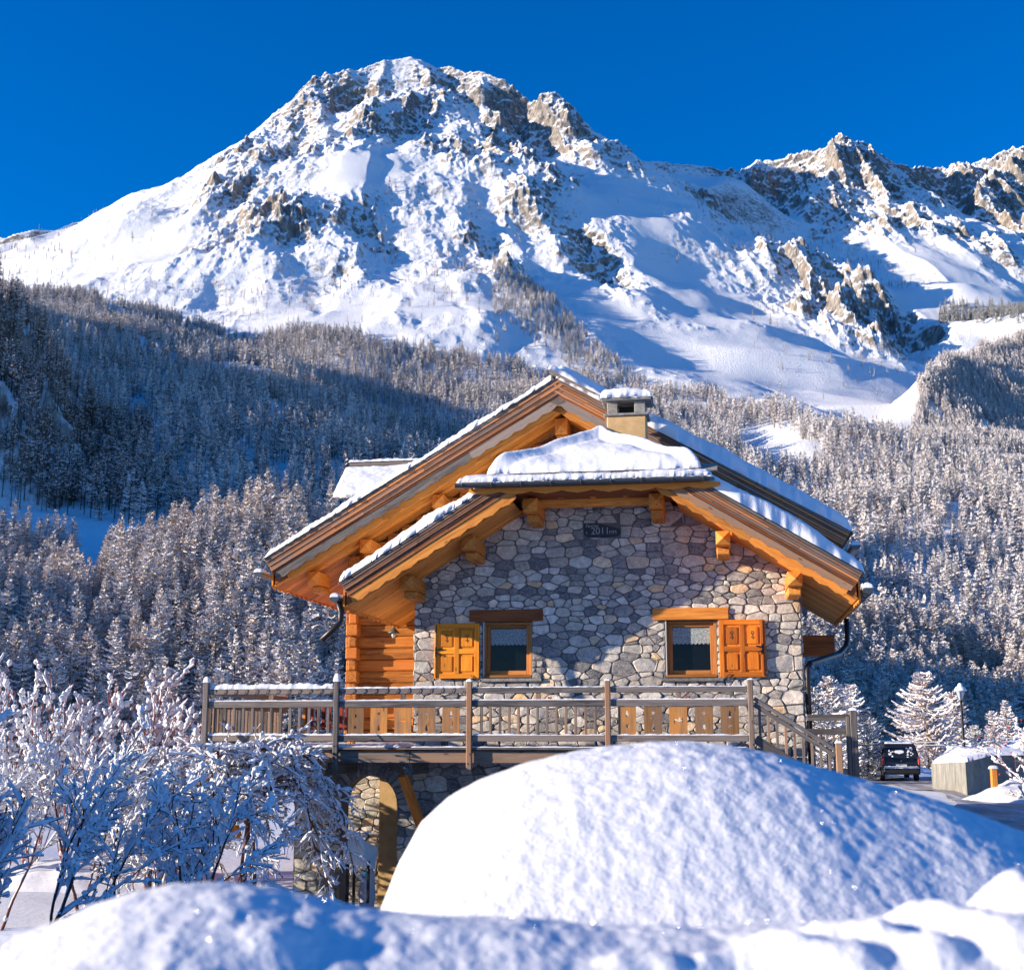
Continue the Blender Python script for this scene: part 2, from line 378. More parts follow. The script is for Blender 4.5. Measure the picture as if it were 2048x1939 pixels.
for x_, y_, q_ in [(1300,390,50),(1250,430,55),(1200,430,40),(1300,470,60),(1330,540,80),(1230,620,60),(1150,570,45),(1400,620,85),(1330,680,80),(1480,690,85),(1560,740,70),(1660,780,70),(1780,820,60),(1450,740,70),(1900,540,70),(1980,570,80),(1850,500,45),(1500,620,50),(150,470,90),(60,500,90),(250,500,80),(330,500,55),(760,340,45),(700,360,45),(960,620,40),(870,620,45),(700,620,60),(560,640,60),(1400,350,40),(1320,350,35),(1980,830,60)]:
    rr = hit_r(x_, y_, 1600, 4300, lambda a, b: H0(a, b)[0])
    if rr: SM.append((pix(x_, y_, rr)[:2], q_*rr/2600.*1.1, 1.))
def H(x, y, detail=True):
    x = np.asarray(x, float); y = np.asarray(y, float)
    r = np.sqrt(x*x+y*y)
    # domain warp grows away from crest lines
    wa = 45*sstep(900, 2200, r)
    wx = x+wa*fbm(x, y, 420, 3); wy = y+wa*fbm(x+900, y-300, 420, 3)
    z, hm, hs = H0(wx, wy)
    dsky = (z-hs[0]); zs = hs[0]
    fan = np.maximum(hs[15], hs[16]); isfan = sstep(25, -5, hm-fan)      # smooth snow fields
    wood_ = np.maximum(hs[17], np.maximum(hs[19], hs[20])); iswood = sstep(20, -5, hm-wood_)
    rough = sstep(1300, 1900, r)*(1-.93*isfan)*(1-.8*iswood)
    if detail:
        rough = rough*(1-.88*np.clip(cragmask(x+20*fbm(x, y, 90, 2), y, SM)*1.6, 0, 1))
        # bands of crag between smoother snow
        band = sstep(-.25, .35, fbm(x+3000, y*.7+z*1.2, 520, 3)+.25*sstep(900, 1500, z))
        rd = ridged(x*1.35+.15*z, y*.62-.2*z, 230, 6, .54)-1.05
        cm = cragmask(x+30*fbm(x, y, 90, 3), y+50*fbm(x+500, y, 120, 3)); amp = 62*(.13+.87*cm)*rough
        skyd = sstep(0, 110, SKYD(x, y)); band = 1
        z = z+amp*rd*(.25+.75*skyd)
        # ledges
        st = (z+.35*x)/31.+1.9*fbm(x, y, 140, 4); fr = st-np.floor(st)
        z = z+rough*(.06+.6*cm)*9*(sstep(.0, .55, fr)-fr)*(.3+.7*skyd)
        z = z+rough*(.22+cm)*7*(ridged(x*1.2-700, y*.7+z*.4, 38, 5, .62)-1)
        z = z+rough*9*fbm(x+100, y, 130, 4)*(.3+.7*skyd)
        z = z+isfan*3.0*fbm(x, y, 160, 4)*sstep(1300, 1900, r)
        # crags on the dark spur at the left
        cl = sstep(20, -5, hm-hs[18]); z = z+cl*24*(ridged(x, y+z*.5, 80, 6, .62)-.85)
        mid = iswood*sstep(300, 800, r)*(1-sstep(1800, 2300, r))
        z = z+mid*26*fbm(x, y, 260, 4)
    g = near_ground(x, y)
    # blend near ground with hills
    zz = np.maximum(z, g); kk = np.clip(r/120., .3, 6)
    zz = zz+kk*np.exp(-np.abs(z-g)/kk)*.6*sstep(90, 200, r)
    return np.where(r < 110, g, zz)
def SKYD(x, y):
    best = np.full(np.shape(x), 1e9)
    for a, b in zip(SKY[:-1], SKY[1:]):
        d = b[:2]-a[:2]; L2 = (d*d).sum(); t = np.clip(((x-a[0])*d[0]+(y-a[1])*d[1])/L2, 0, 1)
        best = np.minimum(best, np.hypot(x-(a[0]+t*d[0]), y-(a[1]+t*d[1])))
    return best
def polar_patch(name, mat, px0, px1, ncol, rs, smooth=False, parent=None):
    xs = np.linspace(px0, px1, ncol); tx = (xs-1024)/F*1.0
    yy, tt = np.meshgrid(rs, tx); X = yy*tt; Y = yy
    Z = H(X, Y)
    V = np.stack([X, Y, Z], -1).reshape(-1, 3); nr = len(rs)
    i = np.arange(ncol-1)[:, None]*nr+np.arange(nr-1)[None, :]; i = i.ravel()
    Fc = np.stack([i, i+nr, i+nr+1, i+1], -1)
    me = fast_mesh(name, V, Fc, [mat], smooth)
    return tag(link(name, me), kind='structure')
# mountain material: snow lies where the face is gentle, rock shows where it is steep
t = NT('snowy_rock'); geo = t.node('ShaderNodeNewGeometry'); pos = geo.outputs['Position']
sep = t.node('ShaderNodeSeparateXYZ'); t.lk(geo.outputs['Normal'], sep.inputs[0])
n1 = t.noise(pos, .012, 6, .65); n2 = t.noise(pos, .09, 5, .7); n3 = t.noise(t.mapping(pos, (1, 1, .25)), .35, 4, .7)
thr = t.math('MULTIPLY_ADD', n2, .46, t.math('MULTIPLY_ADD', n1, .26, t.math('MULTIPLY', n3, .34)))
mk = t.math('SUBTRACT', t.math('ADD', sep.outputs['Z'], thr), 1.085)
rockf = t.ramp(t.math('MULTIPLY_ADD', mk, -7.0, .5), [(.0, 0), (1, 1)])
rn = t.noise(t.mapping(pos, (1, 1, .3)), .12, 6, .7)
sp = t.node('ShaderNodeSeparateXYZ'); t.lk(pos, sp.inputs[0])
rock = t.ramp(rn, [(.25, (.05, .045, .042)), (.45, (.15, .13, .115)), (.55, (.26, .24, .22)), (.66, (.37, .32, .27)), (.8, (.35, .33, .31))])
ochre = t.noise(pos, .006, 3); rock = t.mix(1.0, rock, (1.15, 1.15, 1.15), 'MULTIPLY'); rock = t.mix(t.ramp(ochre, [(.55, 0), (.70, .4)]), rock, (.46, .33, .21))
col = t.mix(rockf, (.84, .85, .87), rock)
t.bump(t.math('MULTIPLY_ADD', n3, 2.0, t.math('MULTIPLY', t.noise(pos, .8, 4, .7), 1.2)), .8, 1.0)
M['mountain'] = t.set(col, .85, spec=.1)
rs = np.concatenate([np.linspace(1500, 1900, 70, endpoint=False), np.linspace(1900, 3000, 370, endpoint=False), np.linspace(3000, 4050, 330), np.linspace(4150, 6000, 8)])
mountain = polar_patch('mountain', M['mountain'], -180, 2230, 1250, rs)
rs = np.concatenate([np.linspace(100, 260, 40, endpoint=False), np.linspace(260, 900, 190, endpoint=False), np.linspace(900, 2100, 110)])
hills = polar_patch('hills', M['mountain'], -260, 2310, 420, rs, True)
# ground in the valley
xs = np.concatenate([np.linspace(-400, -45, 24), np.linspace(-44, 44, 177), np.linspace(45, 400, 24)]); ys = np.concatenate([np.linspace(-400, -12, 20), np.linspace(-10, 70, 160), np.linspace(72, 150, 30)])
Xg, Yg = np.meshgrid(xs, ys, indexing='ij'); Zg = near_ground(Xg, Yg)-.04
far = np.sqrt(Xg**2+Yg**2) > 112
Zg = np.where(far & (Yg > 0) & (np.abs(Xg) < .55*Yg), Zg-.25, Zg)
nr = len(ys); i = (np.arange(len(xs)-1)[:, None]*nr+np.arange(nr-1)[None]).ravel()
ground = tag(link('snowy_ground', fast_mesh('snowy_ground', np.stack([Xg, Yg, Zg], -1).reshape(-1, 3), np.stack([i, i+nr, i+nr+1, i+1], -1), [M['snow']], True)), kind='structure')
# --- unseen valley side beyond the left edge, crest shaped to throw the forest's shade
sl = SUNV[2]/np.hypot(SUNV[0], SUNV[1]); sdx, sdy = SUNV[0]/np.hypot(SUNV[0], SUNV[1]), SUNV[1]/np.hypot(SUNV[0], SUNV[1])
XR = -1500.
XR = -1500.
def ridge_need(px, py, r):
    P = pix(px, py, r); d = (P[0]-XR)/(-sdx); return P[1]+d*sdy, P[2]+d*sl
prof = [(-2500, 280), (-300, 120), (60, 205), (135, 322), (196, 365), (282, 430), (347, 450), (407, 463), (486, 492), (587, 548), (612, 560), (733, 584), (766, 600), (937, 618), (992, 660), (1058, 660), (1142, 680), (1485, 768)]
last = prof[-1]; prof += [(last[0]+150, last[1]+10), (last[0]+400, 690), (2600, 560), (5000, 400)]
prof.sort(); py_, pz_ = np.array(prof).T
ys = np.linspace(-2500, 4500, 240); xr = np.linspace(-700, 1100, 60)
YY, XX = np.meshgrid(ys, xr)
crest = np.interp(YY, py_, pz_)
ZZ = np.where(XX > 0, crest-XX*.62, crest+XX*.5)+22*fbm(XX, YY, 300, 4)*(1-np.exp(-(XX/120.)**2))
ZZ = np.maximum(ZZ, -6)
# keep it out of the view cone
WX = XX+XR; inview = WX > -(.43*np.maximum(YY, 0)+60)
ZZ = np.where(inview, -8, ZZ)
nr = len(ys); i = (np.arange(len(xr)-1)[:, None]*nr+np.arange(nr-1)[None]).ravel()
V = np.stack([WX, YY, ZZ], -1).reshape(-1, 3)
side = tag(link('hills', fast_mesh('shade_ridge', V, np.stack([i, i+nr, i+nr+1, i+1], -1), [M['mountain']], True)), kind='structure')
# ------------------------------------------------------------------ forest
t = NT('frost'); M['frost'] = t.set((.80, .78, .79), .8, spec=.1)
def twig_mat(name, c0, c1):
    t = NT(name); oi = t.node('ShaderNodeObjectInfo'); geo = t.node('ShaderNodeNewGeometry')
    f = t.noise(geo.outputs['Position'], .02, 3); f = t.math('ADD', t.math('MULTIPLY', f, .7), t.math('MULTIPLY', oi.outputs['Random'], .3))
    return t.set(t.ramp(f, [(.35, c0), (.6, c1)]), .9, spec=.1)
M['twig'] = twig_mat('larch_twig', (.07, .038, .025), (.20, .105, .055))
M['twig_tan'] = twig_mat('larch_twig_tan', (.19, .105, .055), (.42, .245, .12))
M['needle'] = twig_mat('pine_needle', (.018, .03, .018), (.04, .055, .03))
M['bark'] = plain('bark', (.055, .040, .032), .95)
def tri_cloud(P, Dv, L, W, g):
    """thin triangles: base P, direction Dv*L, width W sideways, turned at random"""
    n = len(P); up = g.normal(0, 1, (n, 3)); up[:, 2] *= .45; side = np.cross(Dv, up); ln = np.linalg.norm(side, axis=1, keepdims=True); side = side/np.maximum(ln, 1e-3)
    V = np.stack([P-side*W[:, None]/2, P+side*W[:, None]/2, P+Dv*L[:, None]], 1).reshape(-1, 3)
    return V, np.arange(3*n).reshape(-1, 3)
def conifer(name, Ht=20., nb=90, ntw=12, wid=3.2, frost=.55, fine=1.0, seed=1, mats=None, z0=.12, split=False, dense=False, irregular=.35, shape=1.0):
    g = np.random.default_rng(seed)
    VV = []; FF = []; MI = []; b = 0
    def add(V, Fc, m):
        nonlocal b
        VV.append(V); FF.append(Fc+b); MI.append(np.full(len(Fc), m)); b += len(V)
    # crown
    tz = np.sort(z0*Ht+(Ht*.985-z0*Ht)*g.random(nb)**.85); az = g.random(nb)*6.283
    lobes = 1+irregular*np.sin(az*2+g.random()*6+tz*.5)*.5+irregular*(g.random(nb)-.5)
    fr = tz/Ht; prof = np.minimum(((1-fr)/.8)**shape, (np.clip(fr-z0*.6, .001, 1)/.12)**.7)
    prof = np.clip(prof, .02, 1)**.9
    L = (wid*prof*lobes+.25)
    for i in range(nb):
        ca, sa = math.cos(az[i]), math.sin(az[i]); n = 5
        s_ = np.linspace(0, 1, n); droop = -.10*L[i]-.16*L[i]*(1-fr[i])
        x = s_*L[i]; z = tz[i]+(.22*fr[i]*L[i])*s_+droop*np.sin(s_*2.4)+.12*L[i]*s_**3
        P = np.stack([x*ca, x*sa, z], -1)+g.normal(0, .03, (n, 3))
        # spine strip
        sd = np.array([-sa, ca, 0.])*.035*fine*(1-s_*.7)[:, None]
        V = np.concatenate([P-sd, P+sd]); Fq = []
        for k in range(n-1): Fq += [(k, k+1, n+k+1), (k, n+k+1, n+k)]
        add(V, np.array(Fq), 0)
        V2 = V.copy(); V2[:n] -= sd*.3; V2[n:] += sd*.3; V2[:n, 2] += .16*fine; V2[n:, 2] += .01
        if g.random() < (frost+.2 if frost > .4 else frost): add(V2, np.array(Fq), 1)
        m = max(3, int(ntw*(.4+.6*L[i]/wid))); q = g.random(m)**.8*.96+.04
        Pq = np.stack([np.interp(q, s_, P[:, k]) for k in range(3)], -1)
        a2 = az[i]+(g.random(m)-.5)*2.6; dz = -.35+.6*g.random(m)
        Dv = np.stack([np.cos(a2), np.sin(a2), dz], -1); Dv /= np.linalg.norm(Dv, axis=1, keepdims=True)
        Lq = (.35+.65*g.random(m))*(.9 if not dense else .75)*(.5+.5*prof[i])*(1-.3*q); Wq = (.07+.10*g.random(m))*fine*(2.0 if dense else 1)
        white = g.random(m) < frost
        V, Fc = tri_cloud(Pq, Dv, Lq, Wq, g); add(V, Fc, 0)
        if white.any():
            V, Fc = tri_cloud(Pq[white]+np.array([0, 0, .045]), Dv[white], Lq[white]*1.0, Wq[white]*1.7, g); add(V, Fc, 1)
    crown = (np.concatenate(VV), np.concatenate(FF), np.concatenate(MI))
    VV, FF, MI, b = [], [], [], 0
    # trunk
    n = 6; zz = np.linspace(-1.2, Ht*.95, 7); lean = g.normal(0, .12, 2)
    V = np.array([[math.cos(6.283*k/n)*r+lean[0]*(z/Ht)**2, math.sin(6.283*k/n)*r+lean[1]*(z/Ht)**2, z] for z, r in zip(zz, .0095*Ht*(1-zz/Ht*.93)) for k in range(n)])
    Fc = []
    for a in range(6):
        for k in range(n):
            k2 = (k+1) % n; Fc += [(a*n+k, a*n+k2, (a+1)*n+k2), (a*n+k, (a+1)*n+k2, (a+1)*n+k)]
    trunk = (V, np.array(Fc))
    mats = mats or [M['twig'], M['frost']]
    mc = fast_mesh(name+'_crown', crown[0], crown[1], mats, mi=crown[2]); mt = fast_mesh(name+'_trunk', trunk[0], trunk[1], [M['bark']])
    V = np.concatenate([crown[0], trunk[0]]); Fc = np.concatenate([crown[1], trunk[1]+len(crown[0])])
    mj = fast_mesh(name, V, Fc, mats+[M['bark']], mi=np.concatenate([crown[2], np.full(len(trunk[1]), 2)]))
    return mc, mt, mj
near_protos = [conifer('larch%d' % i, 20, 150, 20, w_, f_, 1.25, 10+i, [M[tm], M['frost']], z0=.12) for i, (w_, f_, tm) in enumerate([(3.9, .55, 'twig_tan'), (3.3, .46, 'twig_tan'), (4.2, .64, 'twig_tan'), (3.6, .38, 'twig_tan')])]
far_protos = [conifer('farlarch%d' % i, 20, 90, 10, w_, f_, 2.1, 30+i, [M[tm], M['frost']], z0=z_) for i, (w_, f_, tm, z_) in enumerate([(3.6, .75, 'twig_tan', .1), (3.2, .62, 'twig_tan', .15), (3.4, .36, 'twig', .2), (3.0, .20, 'twig', .25)])]  # last two dark and barely frosted, forest shade put into their colour
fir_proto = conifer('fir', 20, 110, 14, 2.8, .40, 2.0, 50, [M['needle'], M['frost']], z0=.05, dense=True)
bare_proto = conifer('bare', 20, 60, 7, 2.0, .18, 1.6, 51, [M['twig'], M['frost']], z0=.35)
PROT = [p[2] for p in far_protos]+[fir_proto[2], bare_proto[2]]+[p[2] for p in near_protos]
PO = [D.objects.new('conifer_form', m) for m in PROT]
# --- where trees grow
TL = np.array([(-400, 500), (-200, 545), (0, 580), (200, 612), (340, 640), (420, 668), (520, 690), (640, 672), (850, 702), (1050, 745), (1260, 778), (1500, 812), (1750, 876), (2048, 962), (2400, 1030)])
def inblob(x, y, blobs):
    m = np.zeros(x.shape, bool)
    for cx, cy, rx, ry, a in blobs:
        ca, sa = math.cos(math.radians(a)), math.sin(math.radians(a)); dx, dy = x-cx, y-cy
        m |= ((dx*ca+dy*sa)/rx)**2+((-dx*sa+dy*ca)/ry)**2 < 1
    return m
CLEAR = [(1560, 905, 85, 42, 12), (1530, 880, 60, 20, 10), (255, 900, 26, 70, 8), (170, 1175, 34, 50, 0), (285, 850, 22, 50, -20), (1245, 765, 30, 20, 0), (1240, 800, 22, 16, 0), (1960, 1400, 60, 40, 20), (215, 640, 30, 9, 10), (290, 690, 40, 9, 20), (560, 850, 14, 22, 0), (470, 870, 12, 18, 0), (455, 1040, 14, 16, 0)]
RW = np.random.default_rng(99)
def scatter(n, px0, px1, r0, r1):
    u = RW.random(n)*(px1-px0)+px0; r = np.sqrt(RW.random(n)*(r1*r1-r0*r0)+r0*r0); x = (u-1024)/F*r; y = r
    z = H(x, y); X, Y = to_px(np.stack([x, y, z], -1)); return x, y, z, X, Y, r
pts = []   # x y z scale pick region
def emit(x, y, z, keep, s0, s1, picks, probs, reg):
    k = np.where(keep)[0]; n = len(k)
    sc = s0+(s1-s0)*RW.random(n); pk = RW.choice(picks, n, p=probs)
    for i, a in enumerate(k): pts.append((x[a], y[a], z[a], sc[i], pk[i], reg))
# mid forest
x, y, z, X, Y, r = scatter(42000, -200, 2250, 560, 2150)
tl = np.interp(X, TL[:, 0], TL[:, 1]); jit = 14*fbm(X, Y, 90., 2)
cliff = (X < np.interp(Y, [560, 690, 800, 915, 1060, 1200], [-40, 60, 130, 200, 255, 290])) & (r < 760) & (X < 300)
noise = fbm(x, y, 60., 3)
open_ = inblob(X+6*fbm(x, y, 20, 2), Y+6*fbm(x+99, y, 20, 2), CLEAR)
keep = (Y > tl+jit) & ~open_ & (noise > -.55) & ~cliff & (r > 560)
keep &= RW.random(len(x)) < np.interp(r, [560, 1100, 2100], [1, 1, 1])
emit(x, y, z, keep & (X < 1150), .75, 1.25, [0, 1, 2, 3, 4], [.08, .20, .32, .32, .08], 0)  # left slopes favour the dark, thinly frosted forms to deepen the painted shade
emit(x, y, z, keep & (X >= 1150), .75, 1.25, [0, 1, 2, 3, 4], [.32, .28, .20, .14, .06], 0)
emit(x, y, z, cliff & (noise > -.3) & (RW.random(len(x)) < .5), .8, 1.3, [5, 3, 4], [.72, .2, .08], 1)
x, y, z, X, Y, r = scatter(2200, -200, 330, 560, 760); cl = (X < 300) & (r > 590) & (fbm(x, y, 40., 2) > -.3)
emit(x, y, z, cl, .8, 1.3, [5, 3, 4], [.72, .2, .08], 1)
# right hill, conifer spur and scattered larches on the mountain
x, y, z, X, Y, r = scatter(30000, 1600, 2250, 1100, 1800)
keep = (Y > np.interp(X, [1760, 1840, 1880, 1920, 1980, 2100], [830, 770, 730, 705, 672, 640])+8*fbm(x+77, y, 30., 2)) & (Y < np.interp(X, [1820, 2048], [880, 960])) & (X > np.interp(Y, [650, 700, 760, 860, 900], [1895, 1862, 1842, 1820, 1830])+12*fbm(x, y, 40., 2)) & (fbm(x, y, 50., 2) > -.55)
emit(x, y, z, keep, .6, 1.0, [0, 1, 2], [.5, .3, .2], 0)
x, y, z, X, Y, r = scatter(30000, 930, 1330, 1600, 2450)
dl = Y-np.interp(X, [990, 1110, 1190, 1280, 1330], [525, 605, 690, 765, 800])
keep = (dl > -4) & (dl < 105) & (X > 985) & (X < 1300) & (Y < 800) & (RW.random(len(x)) < .22*np.clip(1.3-dl/100, .3, 1))
emit(x, y, z, keep, .5, .85, [4, 0, 2], [.42, .38, .2], 0)
x, y, z, X, Y, r = scatter(26000, -100, 2200, 1650, 3300)
tl = np.interp(X, TL[:, 0], TL[:, 1]); dens = fbm(x, y, 150., 3)
band = np.clip((Y-330)/260, 0, 1)
BL = [(770, 480, 45, 60, 0), (790, 400, 40, 40, 0), (830, 470, 25, 70, 0), (620, 560, 90, 40, 20), (900, 560, 90, 50, 0), (520, 600, 120, 40, 15), (1480, 440, 100, 26, 22), (1650, 500, 110, 24, 22), (1760, 545, 60, 20, 30), (1200, 520, 60, 60, 40), (1050, 640, 80, 50, 40), (1760, 730, 40, 40, 0), (1500, 560, 100, 60, 20), (80, 452, 30, 14, 0), (60, 520, 90, 40, 0)]
inb = inblob(X, Y, BL)
keep = (Y < tl+10) & (Y > 350) & (X < 1900) & ((inb & (RW.random(len(x)) < .30)) | ((dens > .05) & (RW.random(len(x)) < .12*band)))
keep &= ~((X > 1100) & (X < 1500) & (Y > 540))
emit(x, y, z, keep, .45, .9, [2, 3, 5, 4, 0], [.28, .25, .25, .1, .12], 2)
x, y, z, X, Y, r = scatter(9000, 1860, 2140, 1900, 2400); keep = (RW.random(len(x)) < .12) & (Y > 600) & (Y < 648) & (X > 1880)
emit(x, y, z, keep, .9, 1.3, [4], [1], 0)
# nearer stands
x, y, z, X, Y, r = scatter(5200, -250, 1150, 215, 560)
open_ = inblob(X, Y, CLEAR)
keep = (r < 455) & ~open_ & (z > -1) & (fbm(x, y, 25., 2) > -.6)
emit(x, y, z, keep, .65, 1.1, [6, 7, 8, 9], [.34, .26, .24, .16], 3)
x, y, z, X, Y, r = scatter(6500, 1150, 2250, 215, 560)
open_ = inblob(X, Y, CLEAR)
keep = ~open_ & (z > -1) & (fbm(x, y, 25., 2) > -.6) & ~((r < 300) & (RW.random(len(x)) < .4))
emit(x, y, z, keep, .75, 1.25, [6, 7, 8, 9], [.26, .2, .3, .24], 4)
A = np.array(pts); print('trees', len(A), [int((A[:, 5] == k).sum()) for k in range(5)])
# the 300 that show largest stand as trees of their own
top = A[:, :3].copy(); top[:, 2] += 20*A[:, 3]*.6; tx_, ty_ = to_px(top)
near = (A[:, 5] >= 3) & (tx_ > 0) & (tx_ < 2048)
hidden = (tx_ > 700) & (tx_ < 1620) & (ty_ > np.interp(tx_, [540, 1118, 1700], [1120, 745, 1065]))
app = 20*A[:, 3]/np.hypot(A[:, 0], A[:, 1]); order = np.argsort(-app*(near & ~hidden)); single = order[:288]
mask = np.zeros(len(A), bool); mask[single] = True
LB = {3: ('tall frosted larch in the sunlit wood on the knoll left behind the chalet', 'larches of the sunlit wood left of the chalet'),
      4: ('tall snow-dusted larch in the hillside wood right behind the chalet', 'larches of the hillside wood right of the chalet')}
for i in single:
    px, py, pz, sc, pk, reg = A[i]; mc, mt, _ = near_protos[int(pk)-6]
    kind_ = ('broad, thickly frosted larch', 'slim tan-tipped larch', 'widest, whitest larch', 'brownish thinly frosted larch')[int(pk)-6]
    grp = LB[int(reg)][1]
    if reg == 3:
        part_ = 'at the left edge' if tx_[i] < 230 else 'left of the knoll top' if tx_[i] < 480 else 'below the knoll top' if tx_[i] < 620 else 'beside the chalet roof'
        row_ = 'high' if ty_[i] < 1080 else 'midway' if ty_[i] < 1200 else 'low'
        lab = kind_+' standing '+row_+' on the sunlit slope, '+part_
    else: lab = kind_+' of the hillside wood right of the chalet, '+('low' if ty_[i] > 1200 else 'high')+' on the slope'
    root = empty('larch_tree', (px, py, pz-.3), RW.random()*6.28, lab, 'tree', grp); root.scale = (sc, sc, sc*(.92+.2*RW.random()))
    link('trunk', mt, root); link('crown', mc, root)
def instancer(name, P, label):
    me = D.meshes.new(name); me.vertices.add(len(P)); me.vertices.foreach_set('co', P[:, :3].astype(np.float32).ravel())
    for an, av in (('scl', P[:, 3]), ('rot', RW.random(len(P))*6.283), ('pick', P[:, 4])):
        at = me.attributes.new(an, 'FLOAT', 'POINT'); at.data.foreach_set('value', av.astype(np.float32))
    o = link(name, me)
    ng = D.node_groups.new(name+'_nodes', 'GeometryNodeTree'); ng.interface.new_socket('Geometry', in_out='INPUT', socket_type='NodeSocketGeometry'); ng.interface.new_socket('Geometry', in_out='OUTPUT', socket_type='NodeSocketGeometry')
    N = ng.nodes; gi = N.new('NodeGroupInput'); go = N.new('NodeGroupOutput'); jn = N.new('GeometryNodeJoinGeometry')
    def na(nm): q = N.new('GeometryNodeInputNamedAttribute'); q.data_type = 'FLOAT'; q.inputs['Name'].default_value = nm; return q.outputs[0]
    pk = na('pick'); sc = na('scl'); ro = na('rot'); cx = N.new('ShaderNodeCombineXYZ'); ng.links.new(ro, cx.inputs['Z'])
    for k in sorted(set(P[:, 4].astype(int))):
        cp = N.new('FunctionNodeCompare'); cp.data_type = 'FLOAT'; cp.operation = 'EQUAL'; cp.inputs['B'].default_value = float(k); cp.inputs['Epsilon'].default_value = .1; ng.links.new(pk, cp.inputs['A'])
        oi = N.new('GeometryNodeObjectInfo'); oi.inputs['Object'].default_value = PO[k]; oi.inputs['As Instance'].default_value = True
        ip = N.new('GeometryNodeInstanceOnPoints'); ng.links.new(gi.outputs[0], ip.inputs['Points']); ng.links.new(cp.outputs[0], ip.inputs['Selection']); ng.links.new(oi.outputs['Geometry'], ip.inputs['Instance'])
        ng.links.new(cx.outputs[0], ip.inputs['Rotation']); ng.links.new(sc, ip.inputs['Scale']); ng.links.new(ip.outputs[0], jn.inputs[0])
    ng.links.new(jn.outputs[0], go.inputs[0]); md = o.modifiers.new('trees', 'NODES'); md.node_group = ng
    tag(o, label, 'forest', kind='stuff'); return o
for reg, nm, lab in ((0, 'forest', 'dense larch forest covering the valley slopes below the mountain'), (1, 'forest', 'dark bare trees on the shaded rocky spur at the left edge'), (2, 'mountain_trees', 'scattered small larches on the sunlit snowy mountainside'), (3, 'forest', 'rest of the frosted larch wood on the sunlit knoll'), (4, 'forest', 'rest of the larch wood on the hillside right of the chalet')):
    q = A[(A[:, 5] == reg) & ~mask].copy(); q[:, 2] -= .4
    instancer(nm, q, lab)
# ------------------------------------------------------------------ chalet
YAW = math.radians(9)
CH = empty('stone_chalet', (-1.98845871, 26.6, 0), -YAW, 'stone and larch-wood chalet with snowy roofs, chimney and orange shutters', 'house')
def ch_world(u, v, z):
    return np.array([-1.98845871+u*math.cos(YAW)+v*math.sin(YAW), 26.6-u*math.sin(YAW)+v*math.cos(YAW), z])
zf = lambda u: 9.29-.615*abs(u-3.83)
zm = lambda u: 11.1-.59*abs(u-2.8)
def snow_slab(name, fn, nu, nv, thick, rnd, lump=.03, parent=None, mat=None, seed=0, drop=0.0, size=(1, 1), edge=0.0, **kw):
    """fn(s,t)->(N,3) base points for s,t in 0..1; size in metres; rounded rim, lumpy surface, closed underneath"""
    def dist(n, L):   # denser near the rims
        a = np.linspace(0, 1, n); return a
    s = dist(nu, 0); t_ = dist(nv, 0); Sg, Tg = np.meshgrid(s, t_, indexing='ij')
    B = fn(Sg.ravel(), Tg.ravel()).reshape(nu, nv, 3)
    ds = np.minimum(Sg, 1-Sg)*size[0]; dt = np.minimum(Tg, 1-Tg)*size[1]
    q = np.clip(np.minimum(ds, dt)/rnd, 0, 1); prof = np.sqrt(np.clip(1-(1-q)**2, 0, 1))
    a = B[..., 0]*1.0+seed*7.3+B[..., 2]*.5; b = B[..., 1]+B[..., 2]*.8+seed*3.1
    n1 = fbm(a, b, 1.3, 2); n2 = fbm(a*1.0, b*1.0, .13, 3)
    h = thick*prof*(1+.38*n1)+lump*prof*n2
    P = B.copy(); P[..., 2] += h+.004
    rim = (q < .999)
    out = np.zeros_like(P)
    # lumpy rim: push rim points out and in
    c = B.reshape(-1, 3).mean(0)
    wob = edge*(fbm(a+50, b*1.3, .16, 2)+.5*fbm(a, b, .6, 2))*(1-q)
    gs = (Sg < .5)*-1.+(Sg > .5)*1.; gt = (Tg < .5)*-1.+(Tg > .5)*1.
    us_ = unit(B[-1, nv//2]-B[0, nv//2]); ut_ = unit(B[nu//2, -1]-B[nu//2, 0])
    P += (us_*(gs*wob*(ds <= dt))[..., None]+ut_*(gt*wob*(dt < ds))[..., None])
    P[..., 2] -= drop*(1-q)*(.6+.8*np.clip(n2, -1, 1))
    V = P.reshape(-1, 3); i = (np.arange(nu-1)[:, None]*nv+np.arange(nv-1)[None]).ravel()
    Fc = np.stack([i, i+nv, i+nv+1, i+1], -1)
    ring = [k*nv for k in range(nu)]+[(nu-1)*nv+k for k in range(1, nv)]+[k*nv+nv-1 for k in range(nu-2, -1, -1)]+[k for k in range(nv-2, 0, -1)]
    ring = np.array(ring); low = B.reshape(-1, 3)[ring].copy(); low += (c-low)*.0; low[:, 2] += .002
    V = np.concatenate([V, low, [c]]); m = len(ring); j = np.arange(m); j2 = (j+1) % m; o = nu*nv
    sk = np.stack([ring[j2], ring[j], o+j, o+j2], -1)
    Fa = np.concatenate([Fc, sk])
    nn = np.cross(V[Fc[0, 1]]-V[Fc[0, 0]], V[Fc[0, 3]]-V[Fc[0, 0]])
    if nn[2] < 0: Fa = Fa[:, ::-1]
    me = fast_mesh(name, V, Fa, [mat or M['snow']], True)
    return tag(link(name, me, parent), **kw)
def plane_fn(P00, P10, P01):
    P00, P10, P01 = map(lambda q: np.array(q, float), (P00, P10, P01))
    return lambda s, t: P00+np.outer(s, P10-P00)+np.outer(t, P01-P00)
